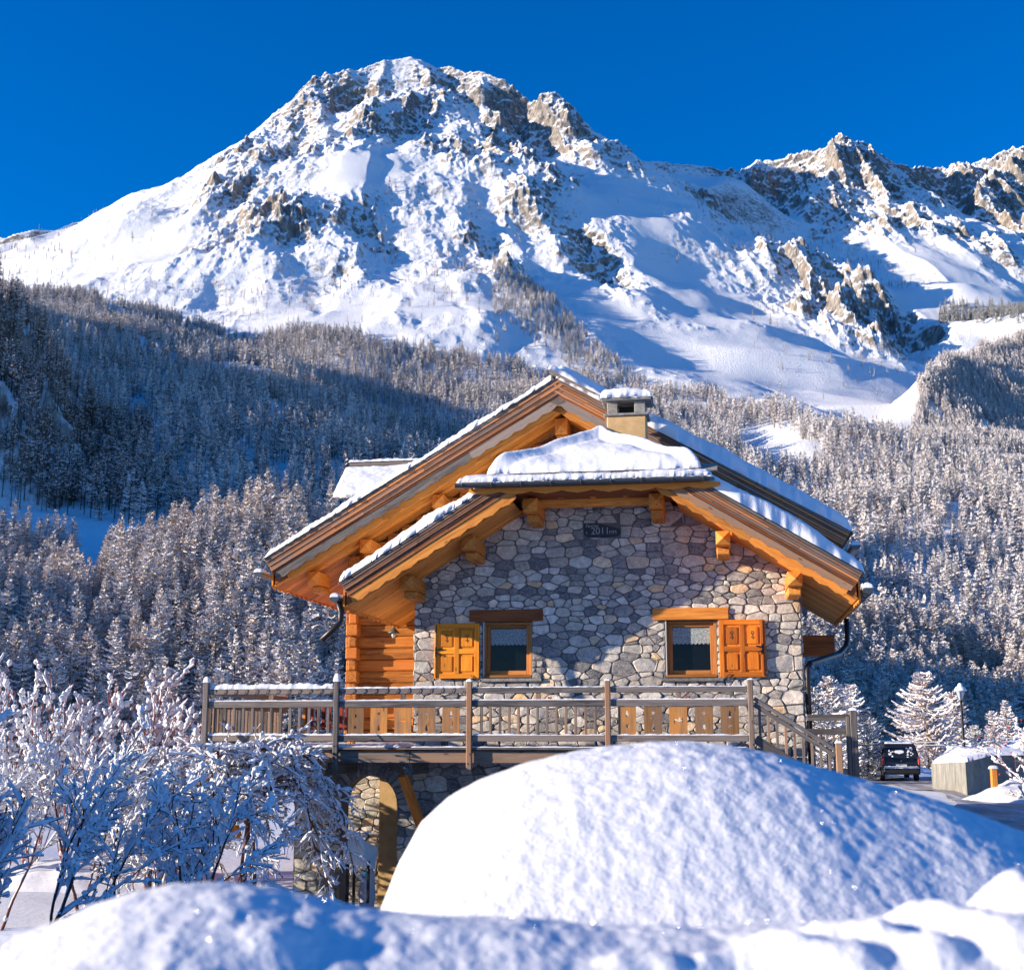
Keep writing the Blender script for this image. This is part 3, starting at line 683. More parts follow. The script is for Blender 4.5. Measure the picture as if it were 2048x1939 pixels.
def scallop(L, top, low, per=.34, amp=.035, n=8):
    """board outline along x 0..L, straight top, scalloped bottom"""
    k = max(1, round(L/per)); pts = []
    for i in range(k*n+1):
        x = L*i/(k*n); ph = (i % n)/n; pts.append((x, low+amp*(1-abs(math.sin(math.pi*ph))**.8)-(.012 if ph == .5 else 0)))
    return pts+[(L, top), (0, top)]
# ---------- stones of the walls
def clip_half(poly, px, py, nx, ny):
    out = []; n = len(poly)
    for i in range(n):
        a = poly[i]; b = poly[(i+1) % n]; da = (a[0]-px)*nx+(a[1]-py)*ny; db = (b[0]-px)*nx+(b[1]-py)*ny
        if da <= 0: out.append(a)
        if (da < 0 < db) or (db < 0 < da): k = da/(da-db); out.append((a[0]+(b[0]-a[0])*k, a[1]+(b[1]-a[1])*k))
    return out
def stone_cells(u0, u1, z0, z1, seed, row=(.09, .29), wid=(.11, .52)):
    g = random.Random(seed); S_ = []; z = z0
    while z < z1:
        h = g.uniform(*row); u = u0+g.uniform(-.2, .1)
        while u < u1+.1:
            wd = g.uniform(*wid)*(.65+h*1.5)
            if h > .2 and g.random() < .4:
                S_.append((u+wd/2+g.uniform(-.03, .03), z+h*.27, wd*.5, h*.27)); S_.append((u+wd/2+g.uniform(-.05, .05), z+h*.76, wd*.5, h*.25))
            else: S_.append((u+wd/2, z+h/2+g.uniform(-.05, .05), wd/2, h/2))
            u += wd
        z += h
    return S_
def cells_to_polys(S_, bound, g):
    A_ = np.array([(s[0], s[1]*1.75) for s in S_]); W_ = np.array([((s[2]*.5+s[3]*1.2)*.8)**2*g.uniform(.3, 1.9) for s in S_]); out = []
    for i in range(len(S_)):
        d2 = ((A_-A_[i])**2).sum(1); nb = np.argsort(d2)[1:22]
        poly = [(A_[i][0]-.55, A_[i][1]-.6), (A_[i][0]+.55, A_[i][1]-.6), (A_[i][0]+.55, A_[i][1]+.6), (A_[i][0]-.55, A_[i][1]+.6)]
        for j in nb:
            d = A_[j]-A_[i]; L2 = (d*d).sum(); k = .5+(W_[i]-W_[j])/(2*L2)
            k = min(.8, max(.2, k)); poly = clip_half(poly, A_[i][0]+d[0]*k, A_[i][1]+d[1]*k, d[0], d[1])
            if len(poly) < 3: break
        if len(poly) < 3: continue
        poly = [(p[0], p[1]/1.75) for p in poly]
        for (px, py, nx, ny) in bound: poly = clip_half(poly, px, py, nx, ny)
        if len(poly) >= 3: out.append(poly)
    return out
def area(p): return abs(sum(p[i][0]*p[(i+1) % len(p)][1]-p[(i+1) % len(p)][0]*p[i][1] for i in range(len(p))))/2
def cut_rects(polys, rects):
    out = []
    for p in polys:
        cx = sum(q[0] for q in p)/len(p); cz = sum(q[1] for q in p)/len(p); ok = True
        for (a, b, c, d) in rects:
            if max(q[0] for q in p) <= a or min(q[0] for q in p) >= b or max(q[1] for q in p) <= c or min(q[1] for q in p) >= d: continue
            if a < cx < b and c < cz < d:
                m = min(cx-a, b-cx, cz-c, d-cz)
                if m > .10: ok = False; break
            ds = [(a-cx, (a, 0, 1, 0)), (cx-b, (b, 0, -1, 0)), (c-cz, (0, c, 0, 1)), (cz-d, (0, d, 0, -1))]
            p = clip_half(p, *max(ds, key=lambda q: q[0])[1])
            if len(p) < 3: ok = False; break
        if ok and area(p) > .004: out.append(p)
    return out
def stone_piece(mb, poly, v0, g, joint=.009, proud=None, tint=None):
    cx = sum(q[0] for q in poly)/len(poly); cz = sum(q[1] for q in poly)/len(poly)
    # drop near duplicate points, round the corners
    P = []
    for q in poly:
        if not P or math.hypot(q[0]-P[-1][0], q[1]-P[-1][1]) > .02: P.append(q)
    if len(P) > 2 and math.hypot(P[0][0]-P[-1][0], P[0][1]-P[-1][1]) < .02: P.pop()
    if len(P) < 3: return
    R = []
    n = len(P)
    for i in range(n):
        a, b, c = P[i-1], P[i], P[(i+1) % n]; la = math.hypot(a[0]-b[0], a[1]-b[1]); lc = math.hypot(c[0]-b[0], c[1]-b[1])
        k = g.uniform(.005, .034)
        ka = min(.42, k/la); kc = min(.42, k/lc)
        R += [(b[0]+(a[0]-b[0])*ka, b[1]+(a[1]-b[1])*ka), (b[0]+(c[0]-b[0])*kc, b[1]+(c[1]-b[1])*kc)]
    sz = math.sqrt(area(poly)); f = max(.5, 1-joint*2/sz)
    R = [(cx+(q[0]-cx)*f+g.uniform(-.006, .006), cz+(q[1]-cz)*f+g.uniform(-.006, .006)) for q in R]
    proud = proud if proud is not None else g.uniform(.010, .034); tx, tz = g.uniform(-.09, .09), g.uniform(-.09, .09)
    m = len(R); tint = g.random() if tint is None else tint
    L0 = [(q[0], v0+.03, q[1]) for q in R]; L1 = [(q[0], v0-proud*.62, q[1]) for q in R]
    L2 = [(cx+(q[0]-cx)*.90, v0-proud+(q[0]-cx)*tx+(q[1]-cz)*tz+g.uniform(-.004, .004), cz+(q[1]-cz)*.90) for q in R]
    ctr = [(cx+g.uniform(-.2, .2)*sz, v0-proud*1.05-g.uniform(0, .010), cz+g.uniform(-.2, .2)*sz)]
    fs = []
    for k in range(m):
        k2 = (k+1) % m; fs += [(k, k2, m+k2, m+k), (m+k, m+k2, 2*m+k2, 2*m+k), (2*m+k, 2*m+k2, 3*m)]
    a2 = sum(R[k][0]*R[(k+1) % m][1]-R[(k+1) % m][0]*R[k][1] for k in range(m))
    if a2 < 0: fs = [tuple(reversed(f_)) for f_ in fs]
    mb.poly(L0+L1+L2+ctr, fs, tint)
g = random.Random(5)
slope = .615; n_ = math.hypot(slope, 1)
under = lambda u: min(8.02, zf(u)-.50)
WZ0 = 2.95
bound = [(0, 0, -1, 0), (7.72, 0, 1, 0), (0, 8.0, 0, 1), (0, WZ0, 0, -1), (3.83, 9.29-.46, -slope, 1), (3.83, 9.29-.46, slope, 1)]
holes = [(1.42, 2.42, 4.47, 5.60), (5.08, 6.08, 4.45, 5.58), (3.50, 4.22, 7.27, 7.56)]
S_ = stone_cells(0, 7.7, WZ0, 8.05, 3)
up_polys = cut_rects(cells_to_polys(S_, bound, g), holes)
# lower wall with the arched opening, a little in front
AR = (-1.40, -.25, 2.0, .565)     # u0,u1, spring height, radius
bound = [(-2.35, 0, -1, 0), (7.72, 0, 1, 0), (0, 2.93, 0, 1), (0, .0, 0, -1)]
holes2 = [(AR[0], AR[1], -.1, AR[2]+.05), (AR[0]-.28, AR[1]+.28, AR[2], AR[2]+.88)]
lo_polys = cut_rects(cells_to_polys(stone_cells(-2.35, 7.75, 0, 2.95, 8, (.14, .28), (.2, .45)), bound, g), holes2)
lo_polys = [p for p in lo_polys if True]
vous = []
ac, az_, R0 = (AR[0]+AR[1])/2, AR[2], AR[3]
for k in range(17):
    a0 = math.pi*k/17+.01; a1 = math.pi*(k+1)/17-.01; r1 = R0+g.uniform(.24, .33)
    vous.append([(ac+R0*math.cos(a0), az_+R0*math.sin(a0)), (ac+r1*math.cos(a0), az_+r1*math.sin(a0)), (ac+r1*math.cos(a1), az_+r1*math.sin(a1)), (ac+R0*math.cos(a1), az_+R0*math.sin(a1))])
# wall bodies
def wall_body(mb):   # mortar backing with the two window openings left out
    us = [0, 1.42, 2.42, 5.08, 6.08, 7.72]
    mb.prism([(0, WZ0), (1.42, WZ0), (1.42, under(1.42)), (0, under(0))], (0, 0, 0), (1,0,0), (0,0,1), (0,1,0), .45)
    for (a, b, c, d) in holes[:2]:
        mb.box(a, b, 0, .45, WZ0, c); mb.prism([(a, d), (b, d), (b, under(b)), (a, under(a))] if under(a) != 8.02 or under(b) != 8.02 else [(a, d), (b, d), (b, 8.02), (a, 8.02)], (0, 0, 0), (1,0,0), (0,0,1), (0,1,0), .45)
    ul = 3.83-(9.29-.5-8.02)/slope; ur = 3.83+(9.29-.5-8.02)/slope
    mb.prism([(2.42, WZ0), (5.08, WZ0), (5.08, under(5.08)), (ur, 8.02), (ul, 8.02), (2.42, under(2.42))], (0, 0, 0), (1,0,0), (0,0,1), (0,1,0), .45)
    mb.prism([(6.08, WZ0), (7.72, WZ0), (7.72, under(7.72)), (6.08, under(6.08))], (0, 0, 0), (1,0,0), (0,0,1), (0,1,0), .45)
    mb.box(.005, .45, .455, 3.0, WZ0, 6.2); mb.box(7.27, 7.715, .455, 5.0, WZ0, 6.2)
wall = piece('front_wall', M['mortar'], CH, wall_body, label='fieldstone wall of the upper storey with two windows')
lw = piece('lower_wall', M['mortar'], CH, lambda mb: (mb.box(-2.35, AR[0], -.2, .35, -.2, WZ0-.02), mb.box(AR[1], 7.72, -.2, .35, -.2, WZ0-.02),
     mb.prism([(ac+R0*math.cos(math.pi*k/16), az_+R0*math.sin(math.pi*k/16)) for k in range(16, -1, -1)]+[(AR[1], WZ0-.02), (AR[0], WZ0-.02)], (0, -.2, 0), (1,0,0), (0,0,1), (0,1,0), .55)),
     label='stone wall of the lower storey with an arched passage, shade painted into its stones')
alls = [(area(p), p, 0) for p in up_polys]+[(area(p), p, 1) for p in lo_polys]+[(area(p)*4, p, 2) for p in vous]
alls.sort(key=lambda q: -q[0]); rest = {0: MB(), 1: MB()}
print('stones', len(up_polys), len(lo_polys))
for k, (ar, p, w_) in enumerate(alls):
    par = wall if w_ == 0 else lw; v0 = 0.0 if w_ == 0 else -.2; mt = M['stone'] if w_ == 0 else M['shaded_stone']
    if k < 298:
        mb = MB(); stone_piece(mb, p, v0, g, tint=None if w_ < 2 else g.uniform(.0, .4))
        if mb.v: mb.build('stone', mt, par)
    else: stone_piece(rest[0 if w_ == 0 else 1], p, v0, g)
rest[0].build('small_stones', M['stone'], wall, kind='stuff'); rest[1].build('small_stones', M['shaded_stone'], lw, kind='stuff')
# side returns of the walls get the same stone, joined
sb = MB(); g2 = random.Random(9)
for p in cells_to_polys(stone_cells(.02, 4.9, WZ0, 6.1, 13), [(0.02, 0, -1, 0), (4.9, 0, 1, 0), (0, 6.1, 0, 1), (0, WZ0, 0, -1)], g2):
    if area(p) > .004: stone_piece(sb, p, 0, g2)
sb.v = [(7.715-y, x, z) for x, y, z in sb.v]; o_ = sb.build('side_stones', M['stone'], wall, kind='stuff')
sb = MB()
for p in cells_to_polys(stone_cells(.05, 3.0, WZ0, 6.1, 14), [(0.05, 0, -1, 0), (2.9, 0, 1, 0), (0, 6.1, 0, 1), (0, WZ0, 0, -1)], g2):
    if area(p) > .004: stone_piece(sb, p, 0, g2)
sb.v = [(.005+y, 2.95-x, z) for x, y, z in sb.v]; sb.build('side_stones', M['stone'], wall, kind='stuff')
# dated slate plaque
def text_mesh(s, size, ext=.002):
    cu = D.curves.new('t', 'FONT'); cu.body = s; cu.size = size; cu.extrude = ext; cu.align_x = 'LEFT'
    o = D.objects.new('t', cu); S.collection.objects.link(o); dg = C.evaluated_depsgraph_get(); dg.update()
    me = D.meshes.new_from_object(o.evaluated_get(dg)); D.objects.remove(o); return me
M['chalk'] = plain('carved_letter', (.36, .37, .38), .9)
plq = piece('date_stone', plain('dark_slate', (.018, .022, .03), .6), wall, lambda mb: mb.prism([(3.50, 7.56), (3.50, 7.33), (3.56, 7.28), (3.9, 7.27), (4.18, 7.30), (4.24, 7.36), (4.22, 7.43), (4.0, 7.50), (3.75, 7.56)], (0, -.045, 0), (1,0,0), (0,0,1), (0,1,0), .06), label='dark slate with the carved date 2011')
for s_, sz, x_, z_ in (('Février', .10, 3.53, 7.475), ('à', .09, 3.53, 7.345), ('2011', .20, 3.635, 7.335), ('MM', .105, 4.00, 7.335)):
    me = text_mesh(s_, sz); me.materials.append(M['chalk']); o_ = link('lettering', me, CH, (x_, -.050, z_)); o_.rotation_euler = (math.pi/2, 0, 0); o_.scale = (.95, 1, 1)
# ---------- passage behind the arch
piece('passage_wall', M['mortar'], CH, lambda mb: mb.box(-2.3, -1.02, 1.5, 1.7, -.1, 2.9))
pb = MB(); g3 = random.Random(21)
for p in cells_to_polys(stone_cells(-1.9, -1.02, 0, 2.9, 31, (.14, .3), (.2, .4)), [(-1.9, 0, -1, 0), (-1.02, 0, 1, 0), (0, 2.9, 0, 1), (0, 0, 0, -1)], g3):
    if area(p) > .004: stone_piece(pb, p, 1.5, g3, tint=g3.uniform(.45, 1))
pb.build('passage_stones', M['stone'], CH, kind='stuff')
piece('plaster_wall', M['plaster'], CH, lambda mb: (mb.box(-.93, 1.2, 1.0, 1.15, -.1, 2.9),))
piece('passage_post', M['red_wood'], CH, lambda mb: mb.box(-1.04, -.95, 1.40, 1.48, 0, 2.9, .01))
# ---------- windows and shutters
t = NT('window_glass'); v = t.node('ShaderNodeTexCoord').outputs['Object']; t.bump(t.noise(t.mapping(v, (6, 6, 2.5)), 1.0, 4, .6, 1.5), .10, .02); M['glass'] = t.set((.004, .005, .008), .03, spec=.2)
t = NT('lace_curtain'); v = t.node('ShaderNodeTexCoord').outputs['Object']; M['lace'] = t.set(t.ramp(t.noise(v, 55, 3), [(.4, (.14, .17, .16)), (.65, (.50, .54, .52))]), .9)
M['frame_wood'] = wood('window_frame_wood', (.34, .12, .03), (.58, .24, .06), None, knots=False)
def window(u0, u1, z0, z1):
    f = MB(); v0, v1 = .10, .19; b = .055
    f.box(u0, u0+.05, v0-.06, .3, z0, z1, .004); f.box(u1-.05, u1, v0-.06, .3, z0, z1, .004); f.box(u0+.05, u1-.05, v0-.06, .3, z1-.05, z1, .004)
    W_ = f.build('window', M['frame_wood'], CH)
    iu0, iu1, iz0, iz1 = u0+.05, u1-.05, z0+.06, z1-.05
    piece('sash', M['frame_wood'], W_, lambda m: (m.box(iu0, iu0+b+.02, v0, v1, iz0, iz1, .008), m.box(iu1-b-.02, iu1, v0, v1, iz0, iz1, .008), m.box(iu0+b+.02, iu1-b-.02, v0, v1, iz1-b-.01, iz1, .008), m.box(iu0+b+.02, iu1-b-.02, v0, v1, iz0, iz0+b+.03, .008)))
    piece('pane', M['glass'], W_, lambda m: m.box(iu0+b, iu1-b, v0+.05, v0+.06, iz0+b, iz1-b))
    piece('sill', M['frame_wood'], W_, lambda m: m.box(u0+.002, u1-.002, -.03, v0+.09, z0+.0, z0+.055, .01))
    # lace curtain hangs against the pane, scalloped lower edge
    L = iu1-iu0-2*b-.05; zt = iz1-b-.02; pts = []
    kk = 9
    for i in range(kk*6+1):
        x = L*i/(kk*6); pts.append((x, zt-.33+.028*(1-abs(math.sin(math.pi*(i % 6)/6)))))
    pts += [(L, zt), (0, zt)]
    piece('curtain', M['lace'], W_, lambda m: m.prism(pts, (iu0+b+.025, v0+.042, 0), (1,0,0), (0,0,1), (0,1,0), .006))
    return W_
window(1.43, 2.42, 4.48, 5.59); window(5.09, 6.08, 4.46, 5.57)
piece('window_reveal', plain('white_render', (.55, .55, .53), .9), CH, lambda m: (m.box(1.425, 1.445, -.03, .04, 4.5, 5.60), m.box(5.085, 5.105, -.03, .04, 4.5, 5.58)))
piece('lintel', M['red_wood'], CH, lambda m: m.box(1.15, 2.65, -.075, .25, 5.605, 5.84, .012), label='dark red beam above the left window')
piece('lintel', M['larch_wood'], CH, lambda m: m.box(4.84, 6.33, -.075, .25, 5.585, 5.82, .012), label='bright orange beam above the right window')
piece('ledge', M['slate'], CH, lambda m: (m.box(1.36, 2.62, -.09, .0, 4.40, 4.465, .01), m.box(4.98, 6.2, -.09, .0, 4.38, 4.445, .01)))
def shutter(u0, u1, z0, z1, mt, flip, label):
    r = empty('shutter', (0, 0, 0)); r.parent = CH; r.name = 'shutter'; r['label'] = label
    v1, v0 = -.06, -.105; w_ = u1-u0; h_ = z1-z0; st = .095; cu = (u0+u1)/2; cz = z0+h_*.49
    for a, b in ((u0, u0+st), (u1-st, u1)): piece('stile', mt, r, lambda m: m.box(a, b, v0, v1, z0, z1, .006, ga=2))
    piece('stile', mt, r, lambda m: m.box(cu-.05, cu+.05, v0, v1, z0+st+.002, z1-st-.002, .006, ga=2))
    for a, b in ((z0, z0+st), (z1-st, z1), (cz-.05, cz+.05)): piece('rail', mt, r, lambda m: m.box(u0+st+.001, u1-st-.001, v0+.001, v1, a, b, .006, ga=0))
    ups = []
    for a, b in ((u0+st, cu-.05), (cu+.05, u1-st)):
        for c, d in ((z0+st, cz-.05), (cz+.05, z1-st)):
            piece('panel', mt, r, lambda m: (m.box(a, b, v0+.025, v1-.005, c, d, ga=2), m.box(a+.045, b-.045, v0+.006, v0+.024, c+.045, d-.045, .012, ga=2)))
            if c > cz: ups.append(((a+b)/2, (c+d)/2))
    def flower(m):
        for (x, z) in ups:
            for k in range(6):
                an = k*math.pi/3; cx_, cz_ = x+.026*math.cos(an), z+.05+.026*math.sin(an)
                m.prism([(cx_+.011*math.cos(q*math.pi/3), cz_+.011*math.sin(q*math.pi/3)) for q in range(6)], (0, v0+.002, 0), (1,0,0), (0,0,1), (0,1,0), .006)
            m.bar((x, v0+.004, z+.02), (x+.006, v0+.004, z-.075), .008, .006)
            m.prism([(x, z-.05), (x-.03, z-.02), (x-.028, z-.045)], (0, v0+.002, 0), (1,0,0), (0,0,1), (0,1,0), .006)
            m.prism([(x+.004, z-.06), (x+.036, z-.03), (x+.03, z-.055)], (0, v0+.002, 0), (1,0,0), (0,0,1), (0,1,0), .006)
    piece('carved_flowers', plain('carved_dark', (.10, .035, .01), .8), r, flower)
    e = u0+.05 if not flip else u1-.05; s_ = 1 if not flip else -1
    def hw(m):
        m.box(e-.03, e+.0, v0-.02, v0, cz-.10, cz+.09, .004); m.bar((e-.02, v0-.015, cz+.03), (e+.13*s_, v0-.015, cz+.05), .02, .03); m.bar((e, v0-.015, cz-.02), (e+.10*s_, v0-.015, cz-.09), .02, .02)
        m.bar((e-.01*s_, v0-.012, z0+.02), (e-.01*s_, v0-.012, z1-.02), .014, .014)
        m.bar((u1-.06 if not flip else u0+.08, v0-.02, z0-.03), (u1-.16 if not flip else u0+.2, v0-.02, z0+.06), .012, .012)
    piece('latch', M['iron'], r, hw)
    return r
shutter(.44, 1.36, 4.47, 5.57, M['shutter_a'], False, 'open amber pine shutter left of the left window')
shutter(6.13, 7.02, 4.46, 5.57, M['shutter_b'], True, 'open red-orange pine shutter right of the right window')
for u_ in (2.73, 5.43): piece('lamp_box', M['red_wood'], CH, lambda m: m.box(u_, u_+.10, -.03, .0, 3.88, 4.1, .006))
# ---------- roofs
def rake(uA, zA, uB, zB, v, side, stack, name, parent, ve):
    """edge boards laid one under another along a sloping roof edge; stack rows: (depth0, depth1, how far forward, material key)"""
    A_ = np.array([uA, v, zA]); B_ = np.array([uB, v, zB]); L = np.linalg.norm(B_-A_); a = (B_-A_)/L; nrm = np.array([a[2], 0, -a[0]]) if a[0] > 0 else np.array([-a[2], 0, a[0]])
    g = random.Random(name+str(side))
    Lf = L
    for (d0, d1, pr, mk, back) in stack:
        s = 0; L = Lf
        if name == 'f': L = Lf+max(0, (d0*1.17+7.97-zB)/.615*1.17+.0)-.02
        while s < L-.01:
            l = min(g.uniform(1.1, 2.6), L-s);
            if L-s-l < .5: l = L-s
            c = A_+a*(s+l/2)+nrm*((d0+d1)/2)+np.array([0, (back-pr)/2, 0])
            mb = MB(); pj = g.uniform(-.006, .006); mb.obox(c, np.array([a, [0, 1, 0], nrm]), (l/2-.002, (back+pr)/2+pj, (d1-d0)/2-.0015), .006, None, 0)
            mb.build('edge_board', M[mk], parent); s += l
def slope_pts(u, z, v): return (u, v, z)
root_f = piece('front_roof', M['red_wood'], CH, lambda m: None) if False else None
def roof_slab(name, uE, uT, zfun, th, v0, v1, mat, off):
    """solid deck from eave uE to top uT"""
    sgn = 1 if uT > uE else -1
    def fn(m):
        z0, z1 = zfun(uE)-off, zfun(uT)-off
        m.prism([(uE, z0), (uT, z1), (uT, z1-th), (uE, z0-th)], (0, v0, 0), (1,0,0), (0,0,1), (0,1,0), v1-v0)
    return piece(name, mat, CH, fn)
cosr = 1/math.hypot(1, .615)
front_stack = [(.0, .05, .04, 'grey_wood', .3), (.055, .10, .03, 'edge_wood', .3), (.105, .145, .015, 'edge_wood', .3), (.15, .195, .03, 'edge_wood', .3), (.20, .235, .01, 'edge_wood', .3), (.24, .28, .0, 'red_wood', .3), (.285, .31, .02, 'edge_wood', .3)]
main_stack = [(.0, .05, .05, 'grey_wood', .3), (.055, .11, .04, 'edge_wood', .3), (.115, .16, .02, 'edge_wood', .3), (.165, .22, .035, 'edge_wood', .3), (.225, .27, .01, 'edge_wood', .3), (.275, .33, .02, 'edge_wood', .3), (.335, .375, .0, 'red_wood', .3)]
FL = roof_slab('roof', -1.02, 1.74, zf, .12, -1.62, 3.0, M['edge_wood'], .12); FL['label'] = 'left slope of the lower front roof'
FR = roof_slab('roof', 8.68, 5.92, zf, .12, -1.62, 4.0, M['edge_wood'], .12); FR['label'] = 'right slope of the lower front roof'
ML = roof_slab('roof', -3.7, 2.8, zm, .14, 1.62, 12.5, M['edge_wood'], .12); ML['label'] = 'left slope of the high main roof'
MR = roof_slab('roof', 8.8, 2.8, zm, .14, 1.62, 12.5, M['edge_wood'], .12); MR['label'] = 'right slope of the high main roof'
rake(-1.10, zf(-1.10), 1.62, zf(1.62), -1.66, 'l', front_stack, 'f', FL, 0)
rake(8.76, zf(8.76), 6.04, zf(6.04), -1.66, 'r', front_stack, 'f', FR, 0)
rake(-3.80, zm(-3.80), 2.80, zm(2.80), 1.55, 'l', main_stack, 'm', ML, 0)
rake(8.90, zm(8.90), 2.81, zm(2.81), 1.55, 'r', main_stack, 'm', MR, 0)
def barge(uA, uB, zfun, v, off, dep, mk, par, th=.035, per=.36, amp=.035):
    A_ = np.array([uA, v, zfun(uA)]); B_ = np.array([uB, v, zfun(uB)]); L = np.linalg.norm(B_-A_); a = (B_-A_)/L; up = np.array([-a[2], 0, a[0]]) if a[0] > 0 else np.array([a[2], 0, -a[0]])
    nseg = max(1, round(L/2.6)); l = L/nseg
    for i in range(nseg):
        piece('barge_board', M[mk], par, lambda m: m.prism(scallop(l-.003, -off, -off-dep, per, amp), A_+a*l*i, a, up, np.array([0, 1., 0]), th))
barge(-1.08, 2.12, zf, -1.66, .30, .20, 'edge_wood' if False else 'larch_wood', FL); barge(8.74, 5.54, zf, -1.66, .30, .13, 'lath_wood', FR); barge(8.70, 5.3, zf, -1.60, .40, .15, 'larch_wood', FR)
barge(-3.78, 2.80, zm, 1.56, .375, .19, 'grey_wood', ML); barge(8.85, 2.80, zm, 1.56, .375, .19, 'grey_wood', MR)
barge(-3.6, 2.80, zm, 1.66, .45, .24, 'larch_wood', ML, per=.5); barge(8.7, 2.80, zm, 1.66, .45, .24, 'larch_wood', MR, per=.5)
# soffit planks run with the slope, side by side
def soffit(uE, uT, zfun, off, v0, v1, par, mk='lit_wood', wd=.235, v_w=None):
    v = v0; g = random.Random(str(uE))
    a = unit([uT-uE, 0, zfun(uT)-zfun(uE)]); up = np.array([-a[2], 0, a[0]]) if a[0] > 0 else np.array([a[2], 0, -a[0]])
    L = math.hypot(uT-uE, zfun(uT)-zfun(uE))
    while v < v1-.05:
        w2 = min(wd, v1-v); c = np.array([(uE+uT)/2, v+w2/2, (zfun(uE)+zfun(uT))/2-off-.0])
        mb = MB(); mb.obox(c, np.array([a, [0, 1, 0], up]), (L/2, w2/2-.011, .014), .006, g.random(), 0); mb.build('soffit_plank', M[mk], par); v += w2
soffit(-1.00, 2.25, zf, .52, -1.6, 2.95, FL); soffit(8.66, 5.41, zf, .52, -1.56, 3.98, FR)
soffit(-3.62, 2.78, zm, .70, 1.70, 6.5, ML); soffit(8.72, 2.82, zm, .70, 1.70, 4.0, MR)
# closing fill between deck and soffit
for uE, uT, zfun, v0, v1, o1, o2, par in ((-.98, 1.80, zf, -1.60, 2.98, .245, .50, FL), (8.64, 5.86, zf, -1.55, 3.98, .245, .50, FR), (-3.6, 2.8, zm, 1.70, 12.4, .27, .68, ML), (8.7, 2.8, zm, 1.70, 12.4, .27, .68, MR)):
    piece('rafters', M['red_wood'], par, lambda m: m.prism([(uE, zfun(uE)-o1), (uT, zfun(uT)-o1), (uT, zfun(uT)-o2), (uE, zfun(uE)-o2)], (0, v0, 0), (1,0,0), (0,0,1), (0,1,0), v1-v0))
# scalloped eave boards seen along the left eaves
for uE, zfun, v0, v1, off, par in ((-1.03, zf, -1.6, 2.95, .40, FL), (-3.66, zm, 1.7, 9.0, .56, ML), (8.70, zf, -1.5, 3.95, .40, FR)):
    piece('eave_board', M['larch_wood'], par, lambda m: m.prism(scallop(v1-v0, .22, -.17, .36, .07, 10), (uE-.02, v0, zfun(uE)-off), (0,1,0), (0,0,1), (1,0,0), .035))
# purlins: stout beams carrying the overhang, pointed ends, a bracket block below
def purlin(uc, ztop, v0, v1, par, wd=.27, h=.26, br=True):
    m = MB(); z0 = ztop-h; x0, x1 = uc-wd/2, uc+wd/2; p = .09
    pts = [(x0, v0+p, z0), (x1, v0+p, z0), (x1, v0+p, ztop), (x0, v0+p, ztop), (x0, v1, z0), (x1, v1, z0), (x1, v1, ztop), (x0, v1, ztop), (uc, v0, ztop-h*.55)]
    tn = random.random(); m.poly(pts, [(0,1,8), (1,2,8), (2,3,8), (3,0,8), (0,4,5,1), (1,5,6,2), (2,6,7,3), (3,7,4,0), (4,7,6,5)], tn, [(q[1], q[0]+tn*9, q[2]) for q in pts])
    o = m.build('purlin', M['larch_wood'], par)
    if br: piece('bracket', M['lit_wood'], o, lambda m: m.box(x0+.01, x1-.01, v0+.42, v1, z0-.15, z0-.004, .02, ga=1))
for u_, zt in ((.10, 6.42), (1.33, 7.18), (2.56, 7.90)): purlin(u_, zt, -1.28, .0, FL)
for u_, zt in ((5.01, 7.93), (6.26, 7.16), (7.57, 6.36)): purlin(u_, zt, -1.28, .0, FR)
for u_ in (-2.95, -1.75, -.1, 1.35): purlin(u_+.1, zm(u_)-.74, 2.0, 3.0, ML, .26, .28, True)
purlin(2.8, zm(2.8)-.82, 1.9, 3.0, ML, .27, .36)
piece('king_post', M['larch_wood'], ML, lambda m: (m.box(2.68, 2.92, 2.75, 2.98, 8.6, 9.75, .012), m.bar((2.8, 2.1, 9.95), (2.8, 2.95, 9.3), .2, .16)))
for u_ in (4.2, 5.7, 7.2): purlin(u_, zm(u_)-.74, 2.0, 3.0, MR, .26, .28)
# tie beam and rafter tails under the half hip
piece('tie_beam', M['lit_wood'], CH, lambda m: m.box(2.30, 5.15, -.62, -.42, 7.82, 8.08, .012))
for u_ in (3.12, 3.76, 4.40): piece('rafter_tail', M['larch_wood'], CH, lambda m: m.box(u_-.055, u_+.055, -.86, -.43, 7.95, 8.06, .008, ga=1))
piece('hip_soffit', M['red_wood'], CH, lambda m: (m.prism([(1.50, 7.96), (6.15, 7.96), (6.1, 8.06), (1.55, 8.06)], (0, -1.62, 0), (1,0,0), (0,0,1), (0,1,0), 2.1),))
piece('hip_fascia', M['larch_wood'], CH, lambda m: m.prism(scallop(4.8, .0, -.12, .62, .05, 12), (1.44, -1.72, 8.02), (1,0,0), (0,0,1), (0,1,0), .04))
piece('hip_deck', M['slate'], CH, lambda m: m.prism([(-1.86, 8.07), (-1.0, 8.26), (-1.0, 8.20), (-1.86, 8.03)], (1.42, 0, 0), (0,1,0), (0,0,1), (1,0,0), 4.72))
piece('upper_fascia', M['red_wood'], CH, lambda m: m.box(1.95, 5.65, -1.12, -1.06, 8.24, 8.40, .008))
def hipz(u, v):
    return np.minimum(np.minimum(8.42+(v+1.16)*.56, 8.42+(u-1.74)*.48), 8.42+(5.84-u)*.48)
m = MB()
m.poly([(1.74, -1.16, 8.42), (5.84, -1.16, 8.42), (5.84, 3, 8.42), (1.74, 3, 8.42), (3.79, .6, 9.40), (3.79, 3, 9.40)], [(0,1,4), (1,2,5,4), (3,0,4,5), (2,3,5), (0,3,2,1)])
m.build('upper_hip', M['slate'], CH)
g = random.Random(4)   # thin stone slabs peeping out under the snow
u_ = 1.74
